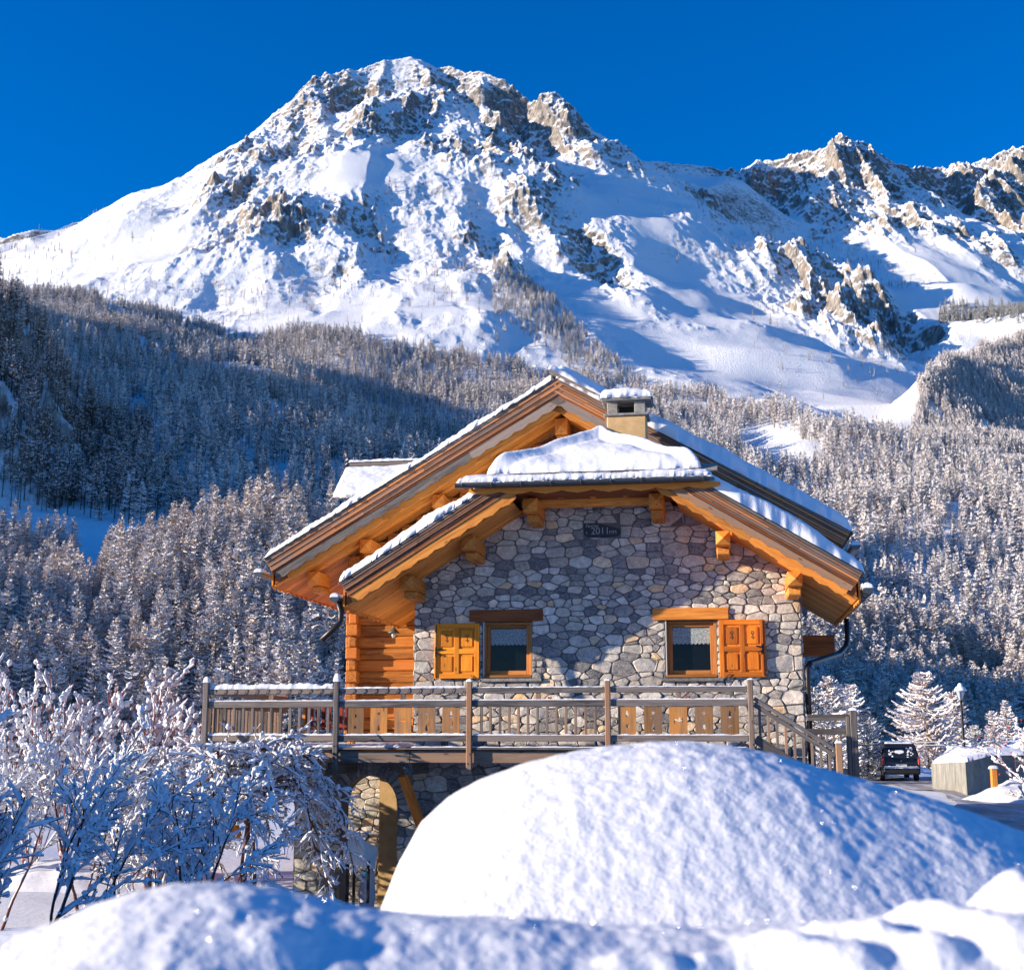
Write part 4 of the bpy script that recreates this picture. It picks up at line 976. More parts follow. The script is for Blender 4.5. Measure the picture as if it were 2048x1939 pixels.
while u_ < 5.8:
    l = g.uniform(.25, .6); piece('roof_slate', M['slate'], CH, lambda m: m.obox((u_+l/2, -1.05, 8.425+g.uniform(0, .02)), np.array([[1,0,0],[0,.88,.47],[0,-.47,.88]]), (l/2-.006, g.uniform(.19, .24), .016), .004)); u_ += l
# snow on the roofs
def hipfn(s, t):
    u = 1.70+s*4.18; v = -1.20+t*4.2; return np.stack([u, v, hipz(u, v)], -1)
nu, nv = 150, 110
sn = snow_slab('roof_snow', hipfn, nu, nv, .20, .24, .007, CH, seed=3, size=(4.18, 4.2), edge=.018)
co = np.array([v_.co for v_ in sn.data.vertices]); k = nu*nv; uu, vv = co[:k, 0], co[:k, 1]
fr_ = 8.42+(vv+1.16)*.56; si = np.minimum(8.42+(uu-1.74)*.48, 8.42+(5.84-uu)*.48); dd = np.abs(fr_-si)
co[:k, 2] += .11*np.exp(-(dd/.07)**2)*sstep(-1.2, -.9, vv)+.10*np.exp(-((uu-3.79)/.2)**2-((vv-.55)/.25)**2)-.03*np.exp(-((dd-.17)/.05)**2)
sn.data.vertices.foreach_set('co', co.astype(np.float32).ravel()); sn.data.update()
snow_slab('roof_snow', lambda s, t: np.stack([1.22+s*4.86, -1.93+t*.85, 8.10+t*.19], -1), 220, 14, .10, .10, .018, CH, seed=5, size=(4.86, .85), edge=.03, drop=.02)
def slope_snow(uE, uT, zfun, v0, v1, th, nu, nv, seed, par, drop=.02):
    L = math.hypot(uT-uE, zfun(uT)-zfun(uE))
    drop = drop if th < .25 else 0
    return snow_slab('roof_snow', lambda s, t: np.stack([uE+s*(uT-uE), v0+t*(v1-v0), zfun(uE)+.01+s*(zfun(uT)-zfun(uE))], -1), nu, nv, th, .17 if th < .25 else .26, .03 if th < .25 else .012, par, seed=seed, size=(L, v1-v0), edge=.045 if th < .25 else .018, drop=drop)
slope_snow(-1.13, 1.75, zf, -1.70, 3.0, .20, 110, 50, 11, FL); slope_snow(8.80, 5.88, zf, -1.70, 4.0, .30, 110, 60, 12, FR)
slope_snow(-3.84, 2.70, zm, 1.48, 12.4, .17, 190, 70, 13, ML); slope_snow(8.95, 2.74, zm, 1.48, 12.4, .36, 190, 70, 14, MR)
piece('ridge_board', M['grey_wood'], MR, lambda m: m.prism([(2.62, 11.20), (3.6, 10.66), (3.6, 10.72), (2.62, 11.27)], (0, 1.44, 0), (1,0,0), (0,0,1), (0,1,0), .5))
snow_slab('roof_snow', lambda s, t: np.stack([2.60+s*1.5, 1.42+t*.8, 11.27-s*.86], -1), 40, 20, .11, .09, .03, MR, seed=18, size=(1.7, .8), edge=.02)
# ---------- gutters
def half_gutter(p0, p1, r, mk='zinc', par=None, outv=(0, -1, 0)):
    p0 = np.array(p0, float); p1 = np.array(p1, float); a = unit(p1-p0); up = np.array([0, 0, 1.]); sd = unit(np.cross(a, up)); m = MB(); P = []; n = 9
    for q in (p0, p1):
        for rr in (r, r-.008):
            for k in range(n): an = math.pi*k/(n-1); P.append(q+sd*rr*math.cos(an)-up*rr*math.sin(an)*1.0)
    fs = []
    for k in range(n-1): fs += [(k, k+1, 2*n+k+1, 2*n+k), (n+k, 3*n+k, 3*n+k+1, n+k+1), (k, n+k, n+k+1, k+1), (2*n+k, 2*n+k+1, 3*n+k+1, 3*n+k)]
    fs += [(0, 2*n, 3*n, n), (n-1, 2*n-1, 4*n-1, 3*n-1)]
    m.poly(P, fs, .5); return m.build('gutter', M[mk], par or CH, smooth=False)
gt = half_gutter((1.22, -1.90, 8.08), (6.02, -1.90, 8.08), .085)
for k in range(9): piece('gutter_bracket', M['zinc'], gt, lambda m: m.tube([(1.35+k*.572, -1.90+.094*math.cos(a_), 8.085-.094*math.sin(a_)) for a_ in np.linspace(math.pi*1.02, math.pi*-.02, 9)], .012, 5))
piece('gutter_end', M['zinc'], gt, lambda m: (m.prism([(.084*math.cos(a_), -.084*math.sin(a_)) for a_ in np.linspace(0, math.pi, 9)], (1.215, -1.90, 8.08), (0,1,0), (0,0,1), (1,0,0), .006), m.prism([(.084*math.cos(a_), -.084*math.sin(a_)) for a_ in np.linspace(0, math.pi, 9)], (6.02, -1.90, 8.08), (0,1,0), (0,0,1), (1,0,0), .006)))
for uE, zfun, v0, v1, off, fl in ((-1.17, zf, -1.8, 2.9, .25, 1), (8.83, zf, -1.8, 3.9, .25, -1), (-3.90, zm, 1.4, 12., .25, 1), (8.98, zm, 1.4, 12., .25, -1)):
    gz = zfun(uE)-off; gg = half_gutter((uE, v0, gz), (uE, v1, gz), .10)
    piece('gutter_end', M['zinc'], gg, lambda m: m.prism([(.10*math.cos(a_), -.10*math.sin(a_)) for a_ in np.linspace(0, math.pi, 9)], (uE, v0-.004, gz), (1,0,0), (0,0,1), (0,1,0), .008))
    if uE > 0 and zfun is zf:
        for k in range(12): piece('gutter_bracket', M['zinc'], gg, lambda m: m.tube([(uE+.108*math.cos(a_), v0+.3+k*.46, gz-.108*math.sin(a_)) for a_ in np.linspace(0, math.pi, 7)], .014, 5))
    snow_slab('gutter_snow', lambda s, t: np.stack([uE-.10+s*.20, v0+t*(.5 if v0 < 0 or True else 1), 0*s+gz-.02], -1), 12, 20, .12, .09, .02, gg, seed=uE, size=(.2, .5))
piece('downpipe', M['dark_pipe'], CH, lambda m: m.tube([(-1.17, -1.55, 5.95), (-1.10, -1.55, 5.70), (-1.10, -1.56, 5.52), (-1.14, -1.6, 5.44), (-1.42, -1.75, 5.14)], [.07, .06, .055, .055, .055], 10), label='short dark spout at the left eave', smooth=True)
piece('downpipe', M['dark_pipe'], CH, lambda m: m.tube([(8.83, 2.6, 5.80), (8.83, 2.6, 5.35), (8.78, 2.5, 5.2), (8.6, 2.1, 5.02), (7.86, .1, 4.72), (7.80, .05, 4.62), (7.80, .05, 4.4), (7.80, .05, 2.8)], [.055]*8, 10), label='bent dark downpipe at the right eave', smooth=True)
piece('side_beam', M['red_wood'], CH, lambda m: m.box(7.72, 8.62, 3.3, 3.5, 5.05, 5.5, .01))
# ---------- main gable wall: boards, small window; log wall below
LW = piece('log_wall', M['red_wood'], CH, lambda m: (m.box(-2.15, 0.0, 3.12, 3.3, 2.9, 7.6), m.prism([(-2.1, 6.5), (7.6, 6.5), (7.6, 7.6), (2.8, 10.3), (-2.1, 7.4)], (0, 3.13, 0), (1,0,0), (0,0,1), (0,1,0), .2), m.box(-2.15, -1.95, 3.3, 12.2, 0, 7.5), m.box(7.5, 7.7, 5., 12.2, 0, 7.5), m.box(-2.1, 7.6, 12.0, 12.2, 0, 7.5)))
z = 2.95; k = 0; g = random.Random(8)
while z < 7.3:
    h = .262; piece('log', M['log_wood'], LW, lambda m: m.box(-2.05, .6, 3.0+g.uniform(0, .02), 3.115, z+.004, z+h-.004, .055, ga=0))
    if k % 2 == 0: piece('log_end', M['log_wood'], LW, lambda m: m.box(-2.24, -1.96, 2.70+g.uniform(0, .05), 2.99, z+.002, z+h-.002, .025, ga=1))
    else: piece('log_end', M['log_wood'], LW, lambda m: m.box(-2.29-g.uniform(0, .04), -2.05, 2.99, 3.14, z+.002, z+h-.002, .025, ga=0)); piece('log_end', M['log_wood'], LW, lambda m: m.box(-2.20, -2.0, 2.78, 2.985, z+.01, z+h-.01, .03, ga=1))
    z += h; k += 1
z = 7.35
while z < 10.2:
    ul, ur = 2.8-(10.42-z-.2)/.59, 2.8+(10.42-z-.2)/.59
    if z < 9.85: piece('gable_board', M['log_wood'], LW, lambda m: m.box(max(ul, -2.1), min(ur, 7.6), 3.02+g.uniform(0, .015), 3.125, z+.002, z+.198, .01, ga=0))
    z += .2
piece('gable_window', M['glass'], LW, lambda m: m.prism([(1.35, 8.75), (2.62, 8.75), (2.62, 9.52)], (0, 3.0, 0), (1,0,0), (0,0,1), (0,1,0), .015))
piece('gable_frame', M['larch_wood'], LW, lambda m: (m.bar((1.28, 2.97, 8.78), (2.64, 2.97, 9.60), .07, .10), m.box(2.58, 2.66, 2.93, 3.0, 8.6, 9.55, .006), m.box(1.2, 2.57, 2.93, 3.0, 8.62, 8.74, .006), m.box(1.55, 1.62, 2.94, 2.99, 8.75, 8.95, .004)))
# ---------- chimney
CM = piece('chimney', M['plaster'], CH, lambda m: m.box(3.94, 4.76, .55, 1.15, 8.6, 9.92, .02), label='ochre plastered chimney with a snow-capped stone hood')
piece('chimney_slab', M['slate'], CM, lambda m: m.box(3.88, 4.82, .50, 1.20, 9.92, 9.975, .012))
for a_, b_ in ((3.95, 4.17), (4.52, 4.75)):
    for c_, d_ in ((.56, .72), (.98, 1.14)): piece('pier', M['slate'], CM, lambda m: m.box(a_, b_, c_, d_, 9.977, 10.24, .012))
piece('flue', plain('soot', (.01, .01, .01), 1), CM, lambda m: m.box(4.2, 4.5, .7, 1.0, 9.977, 10.15))
piece('hood', M['slate'], CM, lambda m: m.box(3.84, 4.88, .45, 1.25, 10.242, 10.30, .012))
snow_slab('hood_snow', lambda s, t: np.stack([3.82+s*1.08, .43+t*.84, 0*s+10.30], -1), 50, 36, .17, .12, .02, CM, seed=31, size=(1.08, .84), edge=.02, drop=.03)
# ---------- rear dormer seen past the left rake
DM = piece('dormer', M['larch_wood'], CH, lambda m: m.box(-3.6, .5, 8.4, 10.4, 7.3, 9.85, .01), label='small dormer at the back of the main roof')
piece('dormer_roof', M['grey_wood'], DM, lambda m: (m.prism([(8.1, 9.75), (9.4, 10.86), (10.7, 9.75), (10.7, 9.85), (9.4, 10.98), (8.1, 9.85)], (-4.2, 0, 0), (0,1,0), (0,0,1), (1,0,0), 5.0), m.tube([(-4.15, 9.35, 10.95), (-1.6, 9.35, 10.95)], .10, 8)))
snow_slab('dormer_snow', lambda s, t: np.stack([-4.27+s*3.4, 8.0+t*1.2, 9.80+t*1.02], -1), 60, 34, .13, .12, .02, DM, seed=41, size=(3.4, 1.55), edge=.03, drop=.03)
snow_slab('dormer_snow', lambda s, t: np.stack([-4.2+s*2.6, 9.24+t*.24, 0*s+11.03], -1), 70, 10, .07, .07, .02, DM, seed=42, size=(2.6, .24), edge=.02)
# ------------------------------------------------------------------ deck and railing
DK = empty('wooden_deck', CH.location[:], -YAW, 'weathered grey timber deck with snow along the front of the stone chalet', 'deck')
ZD = 3.12
g = random.Random(3)
piece('fascia_board', M['lath_wood'], DK, lambda m: m.box(-3.72, -1.12, -1.74, -1.69, 2.84, 3.06, .006))
for a_, b_ in ((-1.10, .36), (.365, 1.46), (1.465, 4.02), (4.03, 6.7)): piece('fascia_board', M['lath_wood'], DK, lambda m: m.box(a_, b_-.006, -1.74, -1.69, 2.84+g.uniform(0, .01), 3.06, .006))
v = -1.84; u_ = 0
while v < -.02: piece('deck_board', M['grey_wood'], DK, lambda m: m.box(-3.75, 6.75, v, v+.138, ZD-.035, ZD+g.uniform(-.002, .002), .004, ga=0)); v += .142
v = -.01
while v < 3.0: piece('deck_board', M['grey_wood'], DK, lambda m: m.box(-3.75, -.02 if v > 0 else -.02, v, v+.138, ZD-.035, ZD, .004, ga=0)); v += .142
for u_ in (-3.5, -1.15, .30, 2.6, 5.2): piece('joist', M['grey_wood'], DK, lambda m: m.box(u_-.08, u_+.08, -1.66, -.22, 2.62, 3.08, .01, ga=1))
for u_, a_ in ((.12, .24), (-3.5, 0), (2.6, .3)): piece('strut', M['log_wood'], DK, lambda m: m.bar((u_, -1.35, 2.62), (u_+a_, -.30, 1.35), .15, .15, ch=.01))
snow_slab('deck_snow', lambda s, t: np.stack([-3.70+s*3.9, -1.80+t*1.7, 0*s+ZD+.004], -1), 90, 40, .05, .1, .02, DK, seed=61, size=(3.9, 1.7), edge=.05)
snow_slab('deck_snow', lambda s, t: np.stack([-3.70+s*3.5, -.05+t*2.9, 0*s+ZD+.004], -1), 40, 40, .06, .1, .02, DK, seed=62, size=(3.5, 2.9), edge=.05)
snow_slab('deck_snow', lambda s, t: np.stack([.4+s*6.2, -1.84+t*.10, 0*s+ZD+.004], -1), 120, 6, .018, .05, .01, DK, seed=63, size=(6.2, .1), edge=.01)
RL = empty('deck_railing', CH.location[:], -YAW, 'long grey deck railing with snow and boards cut with stars and fir trees', 'railing', None)
VR = -1.80
M['post_wood'] = wood('brown_weathered_wood', (.14, .085, .055), (.34, .20, .12), (.40, .17, .07), wear=(.22, .17, .13))
posts = [-3.66, -1.06, 1.50, 4.08, 6.66]
def post(u, v, z0, z1, par, w=.10, snow=.09, mk='lath_wood'):
    p = piece('post', M[mk], par, lambda m: (m.box(u-w/2, u+w/2, v-w/2, v+w/2, z0, z1-.05, .012, ga=2), m.poly([(u-w*.55, v-w*.55, z1-.05), (u+w*.55, v-w*.55, z1-.05), (u+w*.55, v+w*.55, z1-.05), (u-w*.55, v+w*.55, z1-.05), (u, v, z1)], [(0,1,4), (1,2,4), (2,3,4), (3,0,4), (0,3,2,1)])))
    if snow: snow_slab('snow_cap', lambda s, t: np.stack([u-w*.62+s*w*1.24, v-w*.62+t*w*1.24, 0*s+z1-.055], -1), 9, 9, snow, .062, .01, p, seed=u, size=(w*1.24, w*1.24))
    for q in (0, 1): piece('bolt', M['zinc'], p, lambda m: m.box(u-.012+(q*.03-.015), u+.012+(q*.03-.015), v-w/2-.008, v-w/2, z0+.1+q*.17, z0+.124+q*.17, .003))
    return p
for i, u_ in enumerate(posts): post(u_, VR-.03, 2.72 if i < 4 else 2.9, 4.38+(.02 if i < 2 else 0), RL, snow=(.13, .13, .05, .04, .03)[i], mk=('grey_wood', 'grey_wood', 'post_wood', 'post_wood', 'lath_wood')[i])
segs = list(zip(posts[:-1], posts[1:]))
for i, (a_, b_) in enumerate(segs):
    a_ += .055; b_ -= .055; th = (.10, .035, .018, .018)[i]
    r1 = piece('rail', M['grey_wood'], RL, lambda m: m.box(a_, b_, VR-.035, VR+.035, 4.115, 4.215, .008))
    snow_slab('rail_snow', lambda s, t: np.stack([a_+s*(b_-a_), VR-.045+t*.09, 0*s+4.213], -1), 110, 8, th, .045, .03 if i == 0 else .008, r1, seed=70+i, size=(b_-a_, .09), edge=.015)
    r2 = piece('rail', M['grey_wood'], RL, lambda m: m.box(a_, b_, VR-.035, VR+.035, 3.865, 3.985, .008))
    snow_slab('rail_snow', lambda s, t: np.stack([a_+s*(b_-a_), VR-.035+t*.07, 0*s+3.983], -1), 80, 6, .022, .035, .01, r2, seed=80+i, size=(b_-a_, .07))
    r3 = piece('rail', M['grey_wood'], RL, lambda m: m.box(a_, b_, VR-.035, VR+.035, 3.235, 3.345, .008))
    snow_slab('rail_snow', lambda s, t: np.stack([a_+s*(b_-a_), VR-.04+t*.08, 0*s+3.343], -1), 90, 6, (.045, .03, .02, .02)[i], .035, .014, r3, seed=90+i, size=(b_-a_, .08))
    piece('short_post', M['lath_wood'], RL, lambda m: m.box((a_+b_)/2-.045, (a_+b_)/2+.045, VR-.02, VR+.02, 3.987, 4.113, .004))
def star(cx, cy, r, n=6, k=.42, ph=0): return [(cx+(r if i % 2 == 0 else r*k)*math.sin(math.pi*i/n+ph), cy+(r if i % 2 == 0 else r*k)*math.cos(math.pi*i/n+ph)) for i in range(2*n)]
def fir(cx, cy, s): return [(cx+x*s, cy+y*s) for x, y in [(0, 1), (.28, .5), (.14, .5), (.4, .05), (.2, .05), (.5, -.45), (.1, -.45), (.1, -.8), (-.1, -.8), (-.1, -.45), (-.5, -.45), (-.2, .05), (-.4, .05), (-.14, .5), (-.28, .5)]]
def bird(cx, cy, s): return [(cx+x*s, cy+y*s) for x, y in [(-1, .1), (-.5, .25), (-.1, .1), (.3, .7), (.5, .6), (.45, .1), (1, -.1), (.4, -.3), (-.2, -.35), (-.6, -.05)]]
def ring_(cx, cy, w, h): return [(cx-w, cy), (cx-w*.3, cy+h), (cx+w*.3, cy+h), (cx+w, cy), (cx+w*.4, cy-h*.2), (cx-w*.4, cy-h*.2)]
def cut_panel(name, w, h, holes_, mat, parent, loc, th=.022, label=None):
    cu = D.curves.new('c', 'CURVE'); cu.dimensions = '2D'; cu.fill_mode = 'BOTH'; cu.extrude = th/2
    for pts in [[(-w/2, 0), (w/2, 0), (w/2, h), (-w/2, h)]]+holes_:
        sp_ = cu.splines.new('POLY'); sp_.points.add(len(pts)-1)
        for p, q in zip(sp_.points, pts): p.co = (q[0], q[1], 0, 1)
        sp_.use_cyclic_u = True
    o = D.objects.new('c', cu); S.collection.objects.link(o); dg = C.evaluated_depsgraph_get(); dg.update()
    me = D.meshes.new_from_object(o.evaluated_get(dg)); D.objects.remove(o)
    me.materials.clear(); me.materials.append(mat); n = len(me.vertices); co = np.zeros(n*3, np.float32); me.vertices.foreach_get('co', co); co = co.reshape(-1, 3)
    tn = random.random(); at = me.attributes.new('gc', 'FLOAT_VECTOR', 'POINT'); at.data.foreach_set('vector', np.stack([co[:, 1]+tn*41, co[:, 0]+tn*29, co[:, 2]], -1).astype(np.float32).ravel())
    at = me.attributes.new('tint', 'FLOAT', 'POINT'); at.data.foreach_set('value', np.full(n, tn, np.float32))
    o = link(name, me, parent, loc); o.rotation_euler = (math.pi/2, 0, 0)
    if label: o['label'] = label
    return o
def u_at(px, v=VR):
    d = pix(px, 1430, 1.0)-np.array([0, 0, EYE]); o_ = np.array(CH.location[:]); nn = np.array([math.sin(YAW), math.cos(YAW), 0]); aa = np.array([math.cos(YAW), -math.sin(YAW), 0])
    k = (v-np.dot(-o_, nn))/np.dot(d, nn); return float(np.dot(d*k-o_, aa))
ph = 3.862-3.347
pans = [(711, [star(0, .36, .045), star(0, .15, .04)]), (758, [star(0, .40, .045), fir(0, .13, .07)]), (806, [bird(0, .26, .075)]), (853.5, [star(0, .40, .045), ring_(0, .29, .05, .012), fir(0, .12, .085)]), (902, [fir(0, .37, .09), star(0, .15, .045)]),
        (1254, [fir(0, .37, .08), star(0, .17, .048)]), (1306, [star(0, .40, .048), ring_(0, .3, .05, .012), fir(0, .14, .075)]), (1356.5, [bird(.0, .27, .08), ring_(0, .42, .03, .01)]), (1408, [star(0, .39, .048, 5), fir(0, .15, .07)]), (1459.5, [fir(0, .36, .08), star(0, .16, .045)])]
plab = ['railing board with two snowflake cut-outs', 'railing board with a star above a fir tree cut-out', 'railing board with a bird cut-out, left section', 'railing board with a snowflake above a fir tree cut-out, left section', 'railing board with a fir tree above a star, left section',
        'railing board with a fir tree above a snowflake, first of the right section', 'railing board with a snowflake above a small fir tree, right section', 'railing board with a bird cut-out, right section', 'railing board with a five-pointed star above a fir tree', 'railing board with a fir tree above a snowflake, last of the right section']
for (px_, hs_), lb in zip(pans, plab): cut_panel('panel', .325, ph, hs_, M['panel_wood'], RL, (u_at(px_), VR+.0, 3.347), label=lb)
for px_ in [963, 981, 1000, 1018.5, 1037, 1056, 1075, 1094, 1113, 1132, 1151, 1171.5, 1190.5]: u_ = u_at(px_); piece('baluster', M['lath_wood'], RL, lambda m: m.box(u_-.024, u_+.024, VR-.02, VR+.02, 3.347, 3.862, .004, ga=2))
for k in range(13): u_ = -3.66+.19+k*.187; piece('baluster', M['grey_wood'], RL, lambda m: m.box(u_-.026, u_+.026, VR-.02, VR+.02, 3.347, 3.862, .004, ga=2))
# string lights wound round the top rail, left half
pts = []
for i in range(260):
    s_ = i/259; u_ = -3.5+s_*4.9; a_ = s_*2*math.pi*23; pts.append((u_, VR-.052*math.cos(a_), 4.165+.07*math.sin(a_)+.008*math.sin(i*1.7)))
m = MB(); m.tube(pts, .006, 4); tag(m.build('string_lights', plain('black_cable', (.01, .012, .01), .6)), 'thin dark cable of string lights wound round the snowy top rail', 'string lights').matrix_world = CH.matrix_basis
# return of the railing at the left end, and a low panel of red furniture
RB = empty('side_railing', CH.location[:], -YAW, 'grey railing running back along the left end of the deck', 'railing')
for z0_, z1_ in ((4.115, 4.215), (3.865, 3.985), (3.235, 3.345)): rr = piece('rail', M['grey_wood'], RB, lambda m: m.box(-3.70, -3.63, -1.74, 2.9, z0_, z1_, .008)); snow_slab('rail_snow', lambda s, t: np.stack([-3.71+t*.09, -1.72+s*4.6, 0*s+z1_], -1), 50, 6, .05, .04, .02, rr, seed=z0_, size=(4.6, .09))
for k in range(22): v = -1.6+k*.2; piece('baluster', M['lath_wood'], RB, lambda m: m.box(-3.69, -3.64, v, v+.05, 3.347, 3.862, .004, ga=2))
BN = empty('bench', CH.location[:], -YAW, 'red-brown slatted wooden bench with snow, behind the left railing of the deck', 'bench')
BR_ = wood('red_painted_wood', (.28, .03, .015), (.50, .08, .03), None, knots=False)
for k in range(9): u_ = -2.15+k*.12; piece('slat', BR_, BN, lambda m: m.box(u_, u_+.075, -.40, -.375, 3.45, 3.98-.012*k, .005, ga=2))
piece('top_rail', M['larch_wood'], BN, lambda m: m.bar((-2.2, -.39, 4.03), (-1.02, -.39, 3.90), .05, .08, ch=.005)); piece('seat', BR_, BN, lambda m: m.box(-2.2, -1.05, -.75, -.42, 3.5, 3.54, .008))
for u_ in (-2.15, -1.12): piece('leg', M['larch_wood'], BN, lambda m: m.box(u_-.03, u_+.03, -.72, -.66, ZD+.01, 3.5, .006)); piece('leg', M['larch_wood'], BN, lambda m: m.box(u_-.03, u_+.03, -.42, -.36, ZD+.01, 3.9, .006))
SK_ = piece('stocking', plain('purple_cloth', (.11, .008, .07), .9), None, lambda m: m.box(-.73, -.60, -1.70, -1.66, 3.44, 3.80, .02), label='purple and pink polka-dot hanging decoration behind the railing boards', cat='decoration'); SK_.matrix_world = CH.matrix_basis
piece('pink_band', plain('pink_cloth', (.62, .05, .20), .9), SK_, lambda m: (m.box(-.735, -.595, -1.705, -1.658, 3.44, 3.54, .01), m.box(-.735, -.595, -1.705, -1.658, 3.76, 3.80, .01)))
piece('dots', plain('white_dot', (.8, .8, .8), .9), SK_, lambda m: [m.box(-.71+.055*(k % 2)+.02*(k//2 % 2), -.693+.055*(k % 2)+.02*(k//2 % 2), -1.708, -1.70, 3.47+.052*k, 3.486+.052*k) for k in range(6)])
# stairs at the right end
ST = empty('stair_railing', CH.location[:], -YAW, 'sloping grey handrail with balusters going down from the right end of the deck', 'railing')
a0, a1 = np.array([6.72, VR, 4.00]), np.array([8.10, VR, 3.10])
piece('handrail', M['grey_wood'], ST, lambda m: (m.bar(a0, a1, .09, .07, ch=.01), m.bar(a0-np.array([0, 0, .11]), a1-np.array([0, 0, .11]), .06, .08, ch=.008)))
piece('string_board', M['grey_wood'], ST, lambda m: m.bar(a0-np.array([0, 0, .72]), a1-np.array([0, 0, .72]), .05, .16, ch=.008))
for k in range(9): s_ = (k+.6)/9.2; q = a0+(a1-a0)*s_; piece('baluster', M['lath_wood'], ST, lambda m: m.box(q[0]-.024, q[0]+.024, VR-.02, VR+.02, q[2]-.66, q[2]-.13, .004, ga=2))
post(8.17, VR-.02, 1.2, 3.26, ST, .115, .05)
for k in range(9): piece('step', M['grey_wood'], ST, lambda m: m.box(6.75+k*.24, 7.02+k*.24, VR+.04, -.25, 2.98-k*.16, 3.02-k*.16, .006, ga=1))
EB = empty('landing_railing', CH.location[:], -YAW, 'dark grey railing with a tall end post, right of the chalet wall', 'railing')
for z0_, z1_ in ((3.62, 3.74), (3.36, 3.47), (2.62, 2.74)): piece('rail', M['grey_wood'], EB, lambda m: m.box(7.74, 8.55, -.23, -.17, z0_, z1_, .008))
for k in range(6): u_ = 7.85+k*.125; piece('baluster', M['lath_wood'], EB, lambda m: m.box(u_-.022, u_+.022, -.22, -.18, 2.742, 3.358, .004, ga=2))
post(8.60, -.2, 1.1, 3.86, EB, .13, .05, 'grey_wood'); piece('post', M['grey_wood'], EB, lambda m: m.box(8.46, 8.53, -.26, -.14, 1.1, 3.7, .01, ga=2))
# lamp on the log wall
LP_ = piece('wall_lamp', plain('lamp_iron', (.14, .16, .15), .45, .6), None, lambda m: (m.lathe([(.012, .30), (.02, .22), (.05, .16), (.13, .08), (.14, .06), (.12, .07), (.03, .10)], (-1.10, 2.62, 5.55), 14), m.tube([(-1.10, 2.99, 5.78), (-1.10, 2.8, 5.90), (-1.10, 2.64, 5.84)], .012, 6)), smooth=True, label='bell-shaped grey iron lamp hanging on the log wall', cat='lamp'); LP_.matrix_world = CH.matrix_basis
piece('bulb', plain('clear_glass', (.5, .5, .48), .1, spec=.8), LP_, lambda m: m.lathe([(.03, .06), (.05, .03), (.045, -.03), (.02, -.07)], (-1.10, 2.62, 5.57), 10), smooth=True)
# metal stand under a white sheet, in front of the arch, and a heap of snow
SD_ = empty('covered_stand', CH.location[:], -YAW, 'dark metal stand under a folded white sheet in front of the stone arch', 'stand')
piece('leg', M['iron'], SD_, lambda m: m.box(-.98, -.92, -1.22, -1.17, 0, 1.18, .005)); piece('leg', M['iron'], SD_, lambda m: m.box(-.57, -.52, -1.22, -1.17, .25, 1.02, .005)); piece('leg', M['iron'], SD_, lambda m: m.box(-.98, -.93, -.75, -.70, 0, 1.1, .005))
piece('sheet', plain('white_sheet', (.68, .66, .62), .8), SD_, lambda m: m.poly([(-1.02, -1.26, 1.24), (-.86, -1.2, 1.50), (-.55, -1.15, 1.02), (-.42, -1.2, .86), (-.5, -.7, 1.22), (-.9, -.68, 1.36), (-1.03, -1.27, .98)], [(0,2,1), (0,6,3), (0,3,2), (1,2,4), (2,3,4), (1,4,5)]))
snow_slab('snow', lambda s, t: np.stack([-1.06+s*.16, -1.3+t*.2, 0*s+1.27], -1), 8, 8, .10, .08, .02, SD_, seed=7, size=(.16, .2)); snow_slab('snow', lambda s, t: np.stack([-.80+s*.16, -1.24+t*.2, 1.47-s*.26], -1), 8, 12, .16, .08, .03, SD_, seed=8, size=(.16, .2))
BG_ = piece('sack', plain('pale_sack', (.42, .42, .44), .7), None, lambda m: m.tube([(-.72, -.6, .02), (-.73, -.6, .35), (-.70, -.62, .7), (-.66, -.62, .86)], [.13, .17, .12, .05], 10), smooth=True, label='pale sack with a teal patch standing under the arch', cat='sack'); BG_.matrix_world = CH.matrix_basis
piece('patch', plain('teal', (.02, .30, .32), .6), BG_, lambda m: m.box(-.78, -.66, -.80, -.76, .66, .80, .01))
# ------------------------------------------------------------------ foreground snow
mound_o = np.array([(560, 1990), (660, 1960), (720, 1920), (765, 1845), (790, 1780), (812, 1715), (850, 1642), (900, 1595), (960, 1560), (1040, 1528), (1120, 1508), (1200, 1494), (1290, 1483), (1370, 1480), (1440, 1486), (1520, 1502), (1600, 1528), (1700, 1556), (1800, 1580), (1900, 1618), (1980, 1652), (2048, 1688), (2200, 1790), (2500, 2000)])
bank_o = np.array([(-500, 1930), (-200, 1890), (0, 1872), (90, 1858), (160, 1838), (215, 1805), (290, 1788), (370, 1778), (450, 1777), (530, 1784), (620, 1802), (700, 1820), (780, 1832), (900, 1838), (1050, 1842), (1200, 1862), (1400, 1872), (1550, 1862), (1750, 1850), (1900, 1835), (2048, 1812), (2300, 1800), (2700, 1850)])
def elev_tan(py): return np.tan(PITCH-np.arctan((py-969.5)/F))
LUMP = [(1555, 1868, 2.62, 58, 1), (1650, 1850, 2.70, 40, .8), (1735, 1862, 2.66, 46, .8), (1840, 1838, 2.72, 60, 1), (1930, 1852, 2.66, 50, .9), (1995, 1815, 2.74, 60, 1.1), (2070, 1830, 2.7, 70, 1), (1480, 1895, 2.6, 34, .8), (1420, 1900, 2.58, 34, .7), (1330, 1905, 2.56, 44, .7), (545, 1905, 2.5, 60, .45), (1700, 1905, 2.55, 62, .8), (1250, 1915, 2.55, 44, .6), (1870, 1900, 2.55, 58, .9), (2020, 1885, 2.58, 62, .9), (1610, 1900, 2.57, 40, .7), (1780, 1880, 2.62, 40, .8)]
